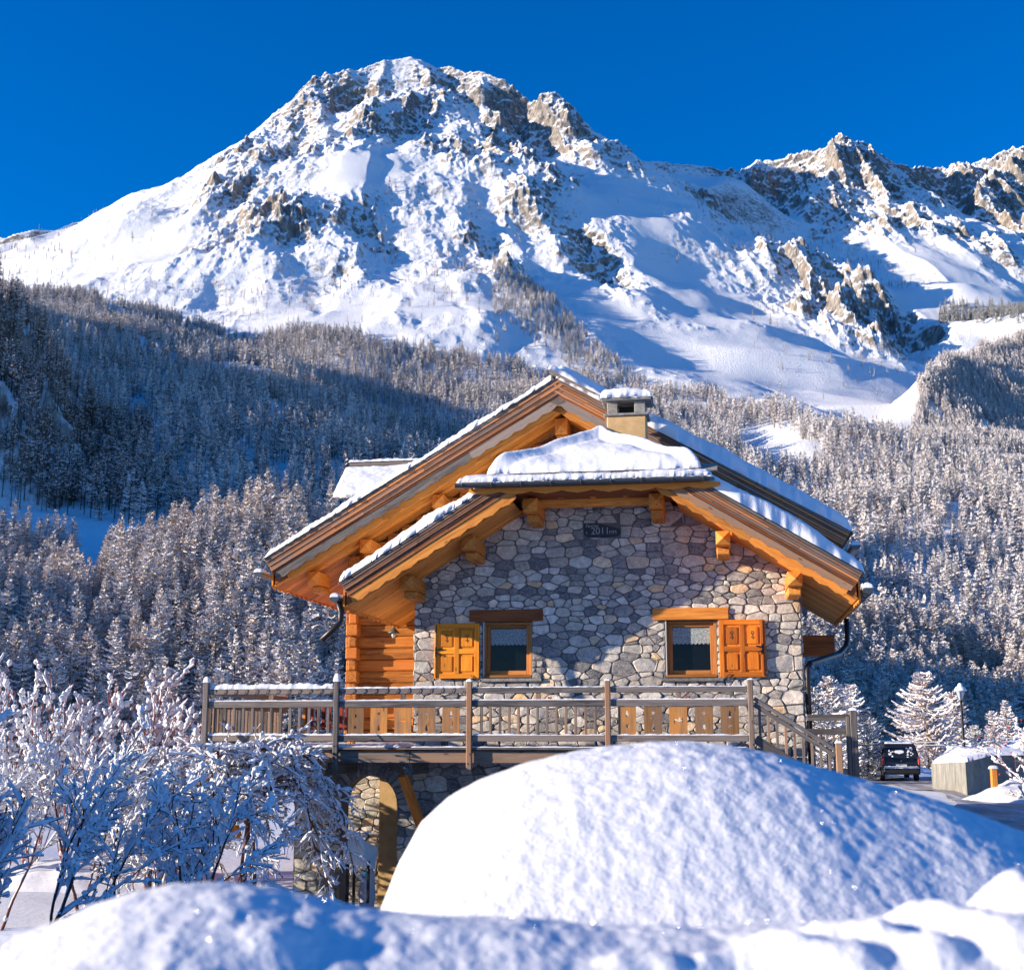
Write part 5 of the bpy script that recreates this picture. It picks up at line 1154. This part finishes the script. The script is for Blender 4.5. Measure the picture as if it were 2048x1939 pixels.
def bank_z(x, y):
    px = 1024+F*x/np.maximum(y, .4)
    yb = 2.75; zb = EYE+yb*elev_tan(np.interp(1024+F*x/yb, bank_o[:, 0], bank_o[:, 1]))
    t = y-yb; b = zb-np.where(t < 0, -.30*t-.035*(1-np.exp(t/.12)), .42*t*t/(1+.9*t))
    ym = 5.0; zc = EYE+ym*elev_tan(np.interp(1024+F*x/ym, mound_o[:, 0], mound_o[:, 1]))
    tm = (y-ym); base = 2.36
    mz = base+(zc-base)*np.exp(-np.where(tm < 0, (tm/1.25)**2*.75, (tm/1.0)**2*.9))
    mz = np.where(zc < base, zc, mz)
    k = .035; z = k*np.logaddexp(b/k, mz/k)
    z = np.maximum(z, 0)
    for cx, cy, r, q, a in LUMP:
        c = pix(cx, cy, r); R = q*r/F*1.0; d2 = ((x-c[0])**2+(y-c[1])**2)/(R*R)
        z = z+a*R*.68*np.exp(-d2**1.4*.9)
    z = z+.011*fbm(x, y, .8, 2)+.0034*fbm(x+5, y*.7, .12, 3)+.0024*fbm(x, y*.7+9, .045, 2)
    far = sstep(6.2, 8.6, y); return z*(1-far)+near_ground(x, y)*far-.05*far
th_ = np.linspace(-.62, .62, 620); rr_ = np.concatenate([np.linspace(.9, 3.2, 230, endpoint=False), np.linspace(3.2, 6.2, 250, endpoint=False), np.linspace(6.2, 9, 30)])
TT, RR = np.meshgrid(th_, rr_, indexing='ij'); X_, Y_ = TT*RR, RR; Z_ = bank_z(X_, Y_)
nr = len(rr_); i = (np.arange(len(th_)-1)[:, None]*nr+np.arange(nr-1)[None]).ravel()
tag(link('snow_bank', fast_mesh('snow_bank', np.stack([X_, Y_, Z_], -1).reshape(-1, 3), np.stack([i, i+1, i+nr+1, i+nr], -1)[:, ::-1], [M['snow_near']], True)), kind='structure')
# ice crystals, mirror facets turned to send the sun's glint to the camera
t = NT('ice_crystal'); M['crystal'] = t.set((.95, .97, 1), .25, 1.0)
gq = np.random.default_rng(12); V = []; Fq = []
for k in range(260):
    px_, r_ = gq.uniform(-20, 2070), gq.uniform(2.0, 5.0)
    x0 = (px_-1024)/F*r_; z0 = float(bank_z(np.array([x0]), np.array([r_]))[0])+.003
    p = np.array([x0, r_, z0]); vc = unit(np.array([0, 0, EYE])-p); h = unit(unit(SUNV)+vc+gq.normal(0, .10, 3)); a = unit(np.cross(h, (0, 0, 1.))); b = np.cross(h, a); s_ = gq.uniform(.0003, .0008)
    n0 = len(V); V += [p+a*s_, p+b*s_, p-a*s_, p-b*s_]; Fq.append((n0, n0+1, n0+2, n0+3))
tag(link('ice_crystals', fast_mesh('ice_crystals', V, Fq, [M['crystal']])), 'tiny ice crystals glinting on the foreground snow', 'ice crystals', kind='stuff')
# ------------------------------------------------------------------ garden trees carrying snow
def seg_mesh(name, P0, P1, R0, R1, mat, n=5, flat=1.0):
    P0, P1 = np.asarray(P0, float), np.asarray(P1, float); R0, R1 = np.asarray(R0, float), np.asarray(R1, float)
    d = P1-P0; L = np.linalg.norm(d, axis=1, keepdims=True); d = d/np.maximum(L, 1e-6)
    ref = np.where(np.abs(d[:, 2:3]) > .9, np.array([[1., 0, 0]]), np.array([[0, 0, 1.]])); a = np.cross(d, ref); a /= np.linalg.norm(a, axis=1, keepdims=True); b = np.cross(a, d)
    an = np.arange(n)*2*np.pi/n; ca, sa = np.cos(an)[None, :, None], np.sin(an)[None, :, None]*flat
    A_ = P0[:, None]+(a[:, None]*ca+b[:, None]*sa)*R0[:, None, None]; B_ = P1[:, None]+(a[:, None]*ca+b[:, None]*sa)*R1[:, None, None]
    V = np.concatenate([A_, B_], 1).reshape(-1, 3); N = len(P0); k = np.arange(n); k2 = (k+1) % n; o = np.arange(N)[:, None]*2*n
    Fc = np.stack([o+k, o+k2, o+n+k2, o+n+k], -1).reshape(-1, 4)
    return fast_mesh(name, V, Fc, [mat], True)
class Grow:
    def __init__(s, seed): s.g = np.random.default_rng(seed); s.w = []; s.s = []
    def snow_on(s, pts, rad, amt):
        g = s.g; n = len(pts); rr = np.clip(g.normal(.46, .5, n), 0, 1.25); prev = None
        rr = .5*rr+.5*np.roll(rr, 1)
        for i in range(n-1):
            d = pts[i+1]-pts[i]; L = np.linalg.norm(d); hz = math.sqrt(max(0, 1-(d[2]/max(L, 1e-6))**2)); k = amt*(.30+.9*hz)
            r0, r1 = k*rr[i]*s.sr, k*rr[i+1]*s.sr
            if max(r0, r1) < .34*s.sr*amt: continue
            up = np.array([0, 0, 1.]); s.s.append((pts[i]+up*(rad[i]*.8+r0*.78), pts[i+1]+up*(rad[i+1]*.8+r1*.78), max(r0, .002), max(r1, .002)))
            if g.random() < .30: # blob
                q = (pts[i]+pts[i+1])/2; b = s.sr*amt*g.uniform(.8, 1.9); s.s.append((q+up*b*.1-d/L*b*.6, q+up*b*.5, b*.5, b)); s.s.append((q+up*b*.5, q+up*b*.8+d/L*b*.7, b, b*.35))
    def branch(s, p, d, L, r, depth, trop=.1, amt=1.0, kids=5, ratio=.55, spread=.8, seglen=.12, wig=.12, kid0=.2, r_end=.25):
        g = s.g; n = max(3, int(L/seglen)); pts = [np.array(p, float)]; d = unit(d)
        for i in range(n):
            d = unit(d+g.normal(0, wig, 3)+np.array([0, 0, trop])*(seglen/.12)*(1 if depth == 0 else 1)); pts.append(pts[-1]+d*L/n)
        rad = [r*(1-(1-r_end)*i/n) for i in range(n+1)]
        mn = (.012, .0085, .006, .0045)[min(depth, 3)]; rad = [max(q, mn) for q in rad]
        for i in range(n): s.w.append((pts[i], pts[i+1], rad[i], rad[i+1]))
        s.snow_on(pts, rad, amt*(1.0 if depth else .7)*(.62 if depth == 3 else 1))
        if depth >= s.maxd: return
        for k in range(kids):
            t_ = kid0+(1-kid0)*(k+g.random()*.8)/kids; i = min(n-1, int(t_*n)); b = unit(pts[i+1]-pts[i]); e = unit(g.normal(0, 1, 3)); e = unit(e-b*np.dot(e, b)); nd = unit(b+e*spread*g.uniform(.6, 1.3))
            s.branch(pts[i], nd, L*ratio*(1-.45*t_)*g.uniform(.7, 1.25), rad[i]*.55, depth+1, s.trops[min(depth+1, len(s.trops)-1)], amt, s.kids[min(depth+1, len(s.kids)-1)], ratio, spread, seglen, wig, .15)
    def finish(s, root, bark, flat=.85):
        a = list(zip(*s.w)); link('branches', seg_mesh('branches', a[0], a[1], a[2], a[3], bark, 4), root)
        if s.s: b = list(zip(*s.s)); link('snow', seg_mesh('branch_snow', b[0], b[1], b[2], b[3], M['snow'], 6, flat), root)
bark_dark = plain('dark_bark', (.035, .028, .026), .9); bark_red = plain('red_twig_bark', (.22, .05, .035), .85); bark_grey = plain('grey_bark', (.12, .10, .09), .9); bark_rust = plain('rusty_twigs', (.13, .05, .035), .9)
def sapling(px, r, H_, seed, stems, fan, label, bark=bark_dark, sr=.040, kids=(6, 5, 3), cat='tree', grp=None, amt=1.0, rad=.035, maxd=3, dz=0, trops=(.02, .03, -.01, -.02), ratio=.52):
    x = (px-1024)/F*r; z = float(near_ground(np.array([x]), np.array([r]))[0])+dz; root = empty('garden_tree' if cat == 'tree' else 'shrub', (x, r, z-.06), 0, label, cat, grp)
    G = Grow(seed); G.sr = sr; G.maxd = maxd; G.trops = trops; G.kids = kids
    for k in range(stems):
        a = k*6.283/stems+G.g.uniform(-.5, .5); q = fan*G.g.uniform(.5, 1.2); G.branch((.08*math.cos(a), .08*math.sin(a), 0), (q*math.cos(a), q*math.sin(a), 1), H_*G.g.uniform(.8, 1.08), rad*G.g.uniform(.7, 1.15), 0, trops[0], amt, kids[0], ratio, .85, .13, .07, .36 if cat == 'tree' else .22)
    G.finish(root, bark); return root
sapling(75, 18.5, 3.05, 1, 3, .30, 'dark-stemmed young tree loaded with snow at the left edge, nearest the snowbank', kids=(8, 5, 3))
sapling(165, 19.2, 2.95, 2, 2, .34, 'young tree with two slanting dark stems and thick snow, second from the left edge', kids=(8, 5, 3))
sapling(412, 20.0, 2.6, 3, 4, .42, 'slender many-stemmed tree with snow pads on its branches in front of the weeping tree', kids=(7, 5, 4))
sapling(-60, 17.5, 2.9, 4, 3, .35, 'snow-loaded young tree cut by the left edge of the picture', kids=(7, 5, 3))
sapling(285, 22.5, 3.0, 5, 3, .34, 'snow-covered young tree with thin dark stems, left of the slender many-stemmed tree', kids=(7, 5, 3))
sapling(205, 25, 3.6, 6, 3, .30, 'snowy tree standing behind the two slanting-stem tree', bark=bark_rust, kids=(7, 5, 3))
sapling(40, 24, 3.6, 16, 3, .30, 'snowy rusty-twigged tree behind the young tree at the left edge', bark=bark_rust, kids=(7, 5, 3))
# weeping tree
def weeping(px, r, Hc, R, seed, label, narch=17):
    x = (px-1024)/F*r; root = empty('weeping_tree', (x, r, -.05), 0, label, 'tree'); G = Grow(seed); G.sr = .042; G.maxd = 3; G.trops = (.0, -.05, -.12, -.12); G.kids = (5, 5, 4); g = G.g
    for k in range(3): # stems
        a = k*2.1; pts = [np.array([.10*math.cos(a), .10*math.sin(a), 0]), np.array([.14*math.cos(a), .13*math.sin(a), .8]), np.array([.04, 0, Hc*.58])]
        for i in range(2): G.w.append((pts[i], pts[i+1], .055, .05))
    for k in range(narch):
        a = k*2.39996+g.uniform(-.2, .2); Rk = R*g.uniform(.45, 1.05); top = Hc*g.uniform(.72, 1.0)*(1-.12*(Rk/R)); n = 13; pts = []
        for i in range(n+1):
            s_ = i/n; rr = Rk*(s_**.85); z = Hc*.5+(top-Hc*.5)*math.sin(min(1, s_*2.0)*math.pi/2)-max(0, s_-.42)**1.7*Hc*1.25; pts.append(np.array([rr*math.cos(a+.25*s_), rr*math.sin(a+.25*s_), max(z, .7)])+g.normal(0, .025, 3))
        rad = [.028*(1-.8*i/n)+.004 for i in range(n+1)]
        for i in range(n): G.w.append((pts[i], pts[i+1], rad[i], rad[i+1]))
        G.snow_on(pts, rad, 1.35)
        for i in range(2, n+1):
            for q in range(3):
                b = unit(pts[i]-pts[i-1]); e = unit(np.array([-b[1], b[0], 0])*(1 if (q+i) % 2 else -1)+g.normal(0, .35, 3)); G.branch(pts[i-1]+(pts[i]-pts[i-1])*g.random(), unit(b*.6+e+np.array([0, 0, .1])), g.uniform(.3, .75), rad[i]*.5+.002, 2, -.10, .85, 4, .5, .8, .09, .10, .2)
    G.finish(root, bark_rust); return root
weeping(512, 24.0, 3.7, 2.25, 21, 'umbrella-shaped weeping tree heaped with snow in front of the stone arch')
weeping(330, 26.5, 3.3, 1.5, 22, 'smaller weeping tree with rusty twigs under snow, left of the umbrella-shaped one', 11)
# red-twigged shrubs in the sun behind
for i, (px_, r_, h_) in enumerate([(20, 31, 4.6), (95, 33, 5.0), (170, 31, 4.4), (235, 33, 5.0), (300, 31, 4.2), (355, 30, 3.8), (-60, 32, 4.8)]):
    sapling(px_, r_, h_, 40+i, 11, .30, 'red-twigged sunlit shrub full of snow clumps, '+('second from the left edge, behind the young trees', 'third from the left edge', 'in the middle of the shrub row', 'tall, fifth from the left edge', 'last but one before the deck', 'lowest, nearest the deck corner post', 'cut by the left edge of the picture')[i], bark=bark_red, sr=.05, kids=(7, 4), cat='shrub', grp='sunlit red-twigged shrubs left of the deck', rad=.016, maxd=2, trops=(.015, .10, .12), ratio=.30, amt=1.0)
# unseen chalet added beyond the left edge to throw shade on the garden trees
NB = empty('shade_chalet', (-22.0, 12.6, 0), math.radians(0), 'unseen wooden chalet with a snowy roof, added left of the garden to shade its trees', 'house')
piece('wall', M['log_wood'], NB, lambda m: (m.box(-4, 4, -4.6, 5.4, -.3, 5.0, .02), m.prism([(-4.6, 5.0), (5.4, 5.0), (.4, 7.0)], (-4, 0, 0), (0,1,0), (0,0,1), (1,0,0), 8)))
for s_ in (-1, 1): piece('roof', M['edge_wood'], NB, lambda m: m.obox((0, .4+s_*2.95, 5.75), np.array([[1,0,0],[0, .90, -s_*.436],[0, s_*.436, .90]]), (4.8, 3.35, .12), .01)); snow_slab('roof_snow', lambda s, t: np.stack([-4.8+s*9.6, .4+s_*t*6.0, 7.3-t*2.9], -1), 20, 20, .4, .3, .03, NB, size=(9.6, 6.6))
for k in range(3): piece('window', M['glass'], NB, lambda m: m.box(3.99, 4.03, -3+k*2.8, -2+k*2.8, 2, 3.2)); piece('window_frame', M['larch_wood'], NB, lambda m: (m.box(4.0, 4.06, -3.1+k*2.8, -3.002+k*2.8, 1.9, 3.3), m.box(4.0, 4.06, -1.998+k*2.8, -1.9+k*2.8, 1.9, 3.3)))
# ------------------------------------------------------------------ right side: road, van, lamp, walls, trees
def gz(x, y): return float(near_ground(np.array([float(x)]), np.array([float(y)]))[0])-.04
t = NT('packed_snow_road'); v = t.node('ShaderNodeNewGeometry').outputs['Position']; n = t.noise(t.mapping(v, (1.6, .22, 1)), 1.1, 5, .7, .4); n2 = t.noise(v, 7, 4, .7)
M['road'] = t.set(t.mix(t.math('MULTIPLY', n2, .5), t.ramp(n, [(.36, (.11, .09, .08)), (.5, (.30, .27, .26)), (.62, (.66, .66, .68))]), (.5, .48, .48)), .6); t.bump(n2, .6, .03)
RP = [(9, 12, 10.2, 9.5), (12, 20, 10.6, 9.5), (15.5, 30, 12.2, 9.0), (19, 40, 15.2, 8), (20, 50, 17.0, 6.5), (21, 60, 18.3, 6.2), (21, 75, 18.8, 6), (19, 95, 17, 6)]
V = []; Fq = []; n = 120
yy = np.linspace(14, 92, n); xl = np.interp(yy, [14, 20, 30, 36, 42, 50, 60, 92], [7.2, 8.4, 9.6, 11.2, 14.0, 16.2, 17.0, 16]); xr_ = np.interp(yy, [14, 30, 38, 44, 50, 58, 92], [12, 16.5, 19.5, 24, 22.6, 22.0, 21])
for i in range(n):
    for k in range(9):
        x = xl[i]+(xr_[i]-xl[i])*k/8; V.append((x, yy[i], gz(x, yy[i])+.045))
i = (np.arange(n-1)[:, None]*9+np.arange(8)[None]).ravel(); Fq = np.stack([i, i+1, i+10, i+9], -1)
tag(link('road', fast_mesh('road', V, Fq, [M['road']], True)), kind='structure')
# snow banks beside the road
def heap(name, cx, cy, rx, ry, h, seed, rough=.25, label=None, n=46):
    a = np.linspace(-1.25, 1.25, n); A_, B_ = np.meshgrid(a, a, indexing='ij'); d = np.sqrt(A_**2+B_**2); X, Y = cx+A_*rx, cy+B_*ry
    prof = np.clip(1-d**2, -.3, 1); Z = near_ground(X, Y)-.05+h*prof*(1+rough*2*fbm(X+seed, Y, rx*.5, 4))+h*rough*.6*(ridged(X+seed*3, Y, rx*.35, 3)-.9)*np.clip(prof+.1, 0, 1); nn = n
    i = (np.arange(nn-1)[:, None]*nn+np.arange(nn-1)[None]).ravel()
    return tag(link(name, fast_mesh(name, np.stack([X, Y, Z], -1).reshape(-1, 3), np.stack([i, i+nn, i+nn+1, i+1], -1), [M['snow']], True)), label, 'snow heap')
heap('snow_heap', 8.6, 17.6, 1.2, 1.4, .92, 3, .45, 'rough ploughed heap of snow at the right edge beside the road')
heap('snow_heap', 10.2, 21.5, 1.4, 1.8, .75, 5, .5, 'smaller lumpy snow heap further along the road at the right edge')
heap('snow_heap', 18.2, 44.5, 3.2, 3.6, .62, 7, .22, 'smooth sunlit snow bank in front of the low stone wall')
heap('snow_heap', 18.6, 76, 7, 3.2, 1.0, 9, .15, 'long low snow bank behind the parked van')
heap('snow_heap', -3.6, 25.6, 1.0, .8, .42, 11, .12, 'blue-shaded heap of snow at the foot of the stone arch pillar')
heap('snow_heap', -9.6, 32, 3.2, 2.2, .5, 13, .15, 'low snow hump behind the weeping tree trunks')
# parked van seen from behind
def van():
    Yv = 65.0; P = pix(1800, 1560, Yv); root = empty('parked_van', (P[0]+.1, Yv, 1.22), math.radians(-7), 'dark grey compact van seen from behind, snow on roof, bumper and rear window', 'van')
    paint = plain('dark_van_paint', (.018, .020, .026), .35, .3, .6); gl = plain('van_glass', (.004, .005, .008), .06, spec=.8); tyre = plain('tyre', (.012, .012, .012), .9); red = plain('tail_light_red', (.45, .01, .012), .3); trim = plain('black_trim', (.01, .01, .011), .6)
    W, Ht, L = .90, 1.83, 4.4     # half width, height, length; rear at y=0, going +y
    prof = [(0, .32), (-.05, .42), (-.05, .62), (0, .95), (.10, 1.35), (.22, 1.72), (.42, 1.82), (1.6, 1.86), (2.7, 1.80), (3.0, 1.68), (3.55, 1.12), (4.2, .92), (4.38, .60), (4.36, .32)]
    def body(m):
        rings = []
        for (y, z) in prof:
            k = np.interp(z, [.3, .6, 1.0, 1.4, 1.75, 1.9], [.88, .90, .895, .83, .74, .66]); rings.append((k, y, z))
        n = len(rings); P_ = []
        for (k, y, z) in rings: P_ += [(-k, y, z), (-k*.90, y-.03 if y < .5 else y+.02, z+.0), (k*.90, y-.03 if y < .5 else y+.02, z), (k, y, z)]
        fs = []
        for i in range(n-1):
            for q in range(3): fs.append((4*i+q, 4*i+q+1, 4*i+q+5, 4*i+q+4))
        fs += [tuple(4*i for i in range(n-1, -1, -1)), tuple(4*i+3 for i in range(n))]
        m.poly(P_, fs, .5)
    bo = piece('body', paint, root, body)
    piece('rear_window', gl, root, lambda m: m.poly([(-.66, .035, 1.12), (.66, .035, 1.12), (.60, .155, 1.62), (-.60, .155, 1.62), (-.66, .06, 1.12), (.66, .06, 1.12), (.60, .18, 1.62), (-.60, .18, 1.62)], [(0,1,2,3), (0,3,7,4), (1,5,6,2), (3,2,6,7), (0,4,5,1)]))
    for s_ in (-1, 1):
        piece('side_window', gl, root, lambda m: m.poly([(s_*.858, .35, 1.2), (s_*.858, 2.7, 1.2), (s_*.80, 2.5, 1.6), (s_*.80, .42, 1.6)], [(0, 1, 2, 3)]))
        piece('tail_light', red, root, lambda m: m.box(s_*.80, s_*.905, -.06, .10, .78, 1.16, .02)); piece('mirror', trim, root, lambda m: (m.box(s_*.93, s_*1.12, 2.85, 3.0, 1.12, 1.36, .03), m.box(s_*.84, s_*.95, 2.9, 2.96, 1.2, 1.26)))
        for y_ in (.75, 3.45):
            wh = piece('wheel', tyre, root, lambda m: m.tube([(s_*.72, y_, .32), (s_*.90, y_, .32)], .32, 20)); piece('rim', plain('rim', (.3, .3, .3), .4, .8), wh, lambda m: m.tube([(s_*.90, y_, .32), (s_*.912, y_, .32)], .19, 12))
    bp = piece('bumper', trim, root, lambda m: m.box(-.86, .86, -.13, .08, .36, .62, .04)); piece('number_plate', plain('plate_white', (.6, .6, .6), .5), root, lambda m: m.box(-.26, .26, -.075, -.05, .70, .81, .004)); piece('badge', plain('chrome', (.6, .6, .6), .2, 1), root, lambda m: m.lathe([(.035, -.005), (.035, .005)], (0, -.06, .98), 10))
    snow_slab('bumper_snow', lambda s, t: np.stack([-.84+s*1.68, -.15+t*.2, 0*s+.62], -1), 40, 8, .09, .07, .02, bp, seed=51, size=(1.68, .2))
    snow_slab('roof_snow', lambda s, t: np.stack([-.68+s*1.36, .28+t*2.5, 0*s+1.80+.04*np.sin(t*3.1)], -1), 24, 30, .10, .12, .02, root, seed=52, size=(1.36, 2.5))
    sm = MB(); g = random.Random(5)
    def patch(cx, cz, rx, rz):
        n = 12; y = lambda z: -.0+.035+(z-1.12)*.24; ring = [(cx+rx*math.cos(a)*g.uniform(.8, 1.15), cz+rz*math.sin(a)*g.uniform(.8, 1.15)) for a in np.linspace(0, 6.283, n, endpoint=False)]
        sm.poly([(x, y(z)-.002, z) for x, z in ring]+[(x*.8+cx*.2, y(z)-.025, z*.8+cz*.2) for x, z in ring], [(i, (i+1) % n, n+(i+1) % n, n+i) for i in range(n)]+[tuple(range(n, 2*n))])
    patch(-.05, 1.40, .26, .10)
    for k in range(20): patch(g.choice([-1, 1])*g.uniform(.3, .6), g.uniform(1.16, 1.6), g.uniform(.03, .07), g.uniform(.025, .06))
    sm.build('window_snow', M['snow'], root)
van()
# street lamp
Pl = pix(1922, 1500, 61); zt = pix(1920, 1368, 61)[2]; zb = gz(Pl[0], 61)
LM = empty('street_lamp', (Pl[0]+.15, 61, zb), 0, 'tall black street lamp with a snow-capped glass lantern', 'street lamp'); hh = zt-zb
piece('post', M['iron'], LM, lambda m: m.lathe([(.12, 0), (.12, .3), (.07, .4), (.055, hh-1.0), (.05, hh-.72)], (0, 0, 0), 10), smooth=True)
piece('lantern', plain('lantern_glass', (.32, .36, .40), .15, spec=.6), LM, lambda m: m.lathe([(.10, hh-.72), (.22, hh-.32)], (0, 0, 0), 6)); piece('lantern_frame', M['iron'], LM, lambda m: (m.lathe([(.11, hh-.78), (.11, hh-.72)], (0, 0, 0), 6), m.lathe([(.27, hh-.32), (.25, hh-.27), (.12, hh-.12), (.05, hh-.08)], (0, 0, 0), 6), [m.bar((.105*math.cos(a), .105*math.sin(a), hh-.72), (.225*math.cos(a), .225*math.sin(a), hh-.32), .015, .015) for a in np.arange(6)*math.pi/3]))
piece('snow_cap', M['snow'], LM, lambda m: m.lathe([(.29, hh-.31), (.28, hh-.24), (.20, hh-.12), (.10, hh-.06), (.11, hh+.0), (.05, hh+.06)], (0, 0, 0), 12), smooth=True)
# low retaining wall
t = NT('rough_concrete_wall'); v = t.node('ShaderNodeTexCoord').outputs['Object']; n = t.noise(t.mapping(v, (1, 1, .5)), 2.2, 6, .7); M['cwall'] = t.set(t.ramp(n, [(.3, (.13, .13, .12)), (.7, (.36, .34, .29))]), .9); t.bump(t.noise(v, 8, 5, .7), .7, .05)
A0 = pix(1863, 1545, 57); B0 = pix(1932, 1545, 49); C0 = pix(1982, 1520, 50); D0 = pix(2200, 1520, 50); E0 = np.array([D0[0], 66, 0]); F0 = np.array([A0[0]*66/57+.5, 66, 0])
def wall_top(p): return p
ring = [A0, B0, C0, D0, E0, F0]; tops = [pix(1863, 1526, 57)[2], pix(1932, 1523, 49)[2], pix(1982, 1510, 50)[2], pix(2048, 1508, 50)[2], 2.0, 1.8]
WL = piece('low_wall', M['cwall'], None, lambda m: m.poly([(p[0], p[1], .6) for p in ring]+[(p[0], p[1], z) for p, z in zip(ring, tops)], [(i, (i+1) % 6, 6+(i+1) % 6, 6+i) for i in range(6)]+[(6, 7, 8), (6, 8, 11), (8, 9, 10), (8, 10, 11)]), label='low grey retaining wall with deep snow on top, right of the parked van', cat='wall')
def wt(s, t):
    k = [0, .3, .5, 1]; fx = np.interp(s, k, [p[0] for p in (A0, B0, C0, D0)]); fy = np.interp(s, k, [57, 49, 50, 50])-.15; fz = np.interp(s, k, tops[:4])
    bx = F0[0]+s*(E0[0]-F0[0]); return np.stack([fx+(bx-fx)*t, fy+(66-fy)*t, fz+.05*t], -1)
snow_slab('wall_snow', wt, 90, 30, .16, .5, .02, WL, seed=71, size=(9, 14), edge=.06)
PB = empty('marker_post', tuple(pix(1988, 1558, 45)[:2])+(gz(16.5, 45),), 0, 'short orange wooden post with a snow cap in front of the low wall', 'post')
piece('post', M['larch_wood'], PB, lambda m: m.box(-.09, .09, -.09, .09, -.1, 1.05, .01)); snow_slab('snow_cap', lambda s, t: np.stack([-.14+s*.28, -.14+t*.28, 0*s+1.05], -1), 9, 9, .14, .12, .01, PB, size=(.28, .28))
# frosted trees by the road
def conif(name, px, r, ytop, ybase, widk, seed, mats, label, dense=False, fr=.7, nb=230, ntw=26, fine=1.6, z0=.04, shape=.62):
    top = pix(px, ytop, r); zb = gz(top[0], r) if r < 110 else pix(px, ybase, r)[2]; h = top[2]-zb
    mc, mt, _ = conifer(name, 20, nb, ntw, widk, fr, fine, seed, mats, z0=z0, dense=dense, irregular=.5, shape=shape)
    ro = empty(name, (top[0], r, zb), 0, label, 'tree'); ro.scale = (h/20,)*3; link('trunk', mt, ro); link('crown', mc, ro); return ro
tt = [M['twig_tan'], M['frost']]; nn_ = [M['needle'], M['frost']]
conif('larch_tree', 1846, 80, 1342, 1530, 7.4, 201, tt, 'broad frosted larch behind the parked van, the widest tree on the right', nb=330, ntw=34, z0=.03)
conif('larch_tree', 1655, 66, 1352, 1540, 6.0, 202, tt, 'frosted larch with a rounded tan top just right of the stone wall corner', nb=260)
conif('larch_tree', 1700, 72, 1366, 1530, 6.0, 203, tt, 'frosted larch right of the rounded one, behind the landing railing post')
conif('pine_tree', 1624, 62, 1372, 1530, 6.5, 204, nn_, 'small dark-needled pine close against the chalet wall', True, .55)
conif('pine_tree', 1730, 66, 1418, 1535, 4.6, 205, nn_, 'snow-flecked green pine left of the parked van', True, .62)
conif('pine_tree', 1948, 84, 1450, 1520, 8, 206, nn_, 'small snowy pine just right of the street lamp', True, .6)
conif('larch_tree', 1985, 100, 1420, 1520, 5, 207, tt, 'slim frosted larch between the street lamp and the right edge')
conif('larch_tree', 2010, 110, 1400, 1520, 4.5, 208, tt, 'second slim frosted larch near the right edge')
conif('larch_tree', 1905, 120, 1380, 1520, 5, 209, tt, 'larch rising just left of the street lamp')
# berry bush at the right edge
bx = sapling(2052, 44, 2.9, 301, 9, .4, 'snowy bush with red berries at the right edge', bark=bark_red, sr=.045, kids=(7, 4), cat='shrub', rad=.02, maxd=2, trops=(0, .02, .0), ratio=.35, dz=0)
gb = np.random.default_rng(3); mb_ = MB()
for k in range(90):
    q = gb.normal(0, 1, 3)*np.array([.7, .6, .55])+np.array([0, 0, 1.9]); s_ = .035
    mb_.poly([(q[0]+s_, q[1], q[2]), (q[0]-s_, q[1], q[2]), (q[0], q[1]+s_, q[2]), (q[0], q[1]-s_, q[2]), (q[0], q[1], q[2]+s_), (q[0], q[1], q[2]-s_)], [(0,2,4), (2,1,4), (1,3,4), (3,0,4), (2,0,5), (1,2,5), (3,1,5), (0,3,5)])
mb_.build('berries', plain('red_berry', (.45, .03, .05), .4), bx, kind='stuff')
# dry grasses under snow by the wall
sapling(2035, 42.5, .8, 302, 16, 1.1, 'low snow-bent clump of dry grass in front of the low wall', bark=plain('dry_grass', (.42, .30, .15), .9), sr=.05, kids=(2,), cat='plant', rad=.012, maxd=1, trops=(-.05, -.1), ratio=.3)
# overhead cables
CB = MB()
for k in range(2): a_ = pix(1700, 1478+k*6, 70); b_ = pix(2100, 1468+k*6, 66); CB.tube([a_+(b_-a_)*s_-np.array([0, 0, .25*math.sin(math.pi*s_)]) for s_ in np.linspace(0, 1, 9)], .022, 5)
tag(CB.build('cable', plain('frosted_cable', (.6, .6, .62), .7)), 'two frosted cables strung low across the trees on the right', 'cable')
HR = pix(2040, 1500, 84); HT = empty('small_hut', (HR[0]+2, 84, gz(HR[0], 84)), .3, 'small hut with a snow-covered pitched roof at the right edge', 'hut')
piece('wall', M['red_wood'], HT, lambda m: (m.box(-2, 2, -1.5, 1.5, 0, 1.5), m.prism([(-2, 1.5), (2, 1.5), (0, 2.5)], (0, -1.5, 0), (1,0,0), (0,0,1), (0,1,0), 3)))
for s_ in (-1, 1): snow_slab('roof_snow', lambda s, t: np.stack([s_*s*2.6, -1.9+t*3.8, 2.6-s*1.3], -1), 14, 14, .3, .3, .02, HT, size=(2.9, 3.8))
def _h(a,b): return H(a,b)
for nm,ptsl in (('edge',[(40,600),(250,665),(420,735),(620,772),(850,800),(1150,850),(1650,1180),(1850,1230),(2040,1290),(1560,1000)]),('lit',[(1650,950),(1800,1000),(1700,1100),(2000,1150),(2000,1000),(1300,840),(1500,870),(1600,920),(300,1250),(560,1080),(100,1300),(1100,1300)]),('shade',[(300,900),(600,900),(100,1000),(900,900),(400,1050),(600,930),(1150,900)])):
    for px,py in ptsl:
        r=hit_r(px,py,120,2600,_h,900)
        if r is None: print(nm,px,py,'none'); continue
        P=pix(px,py,r); d=(P[0]-XR)/(-sdx); print(nm,px,py,'r',round(r),'ridge y',round(P[1]+d*sdy),'h',round(P[2]+d*sl), 'now', round(float(np.interp(P[1]+d*sdy,py_,pz_))))
raise SystemExit
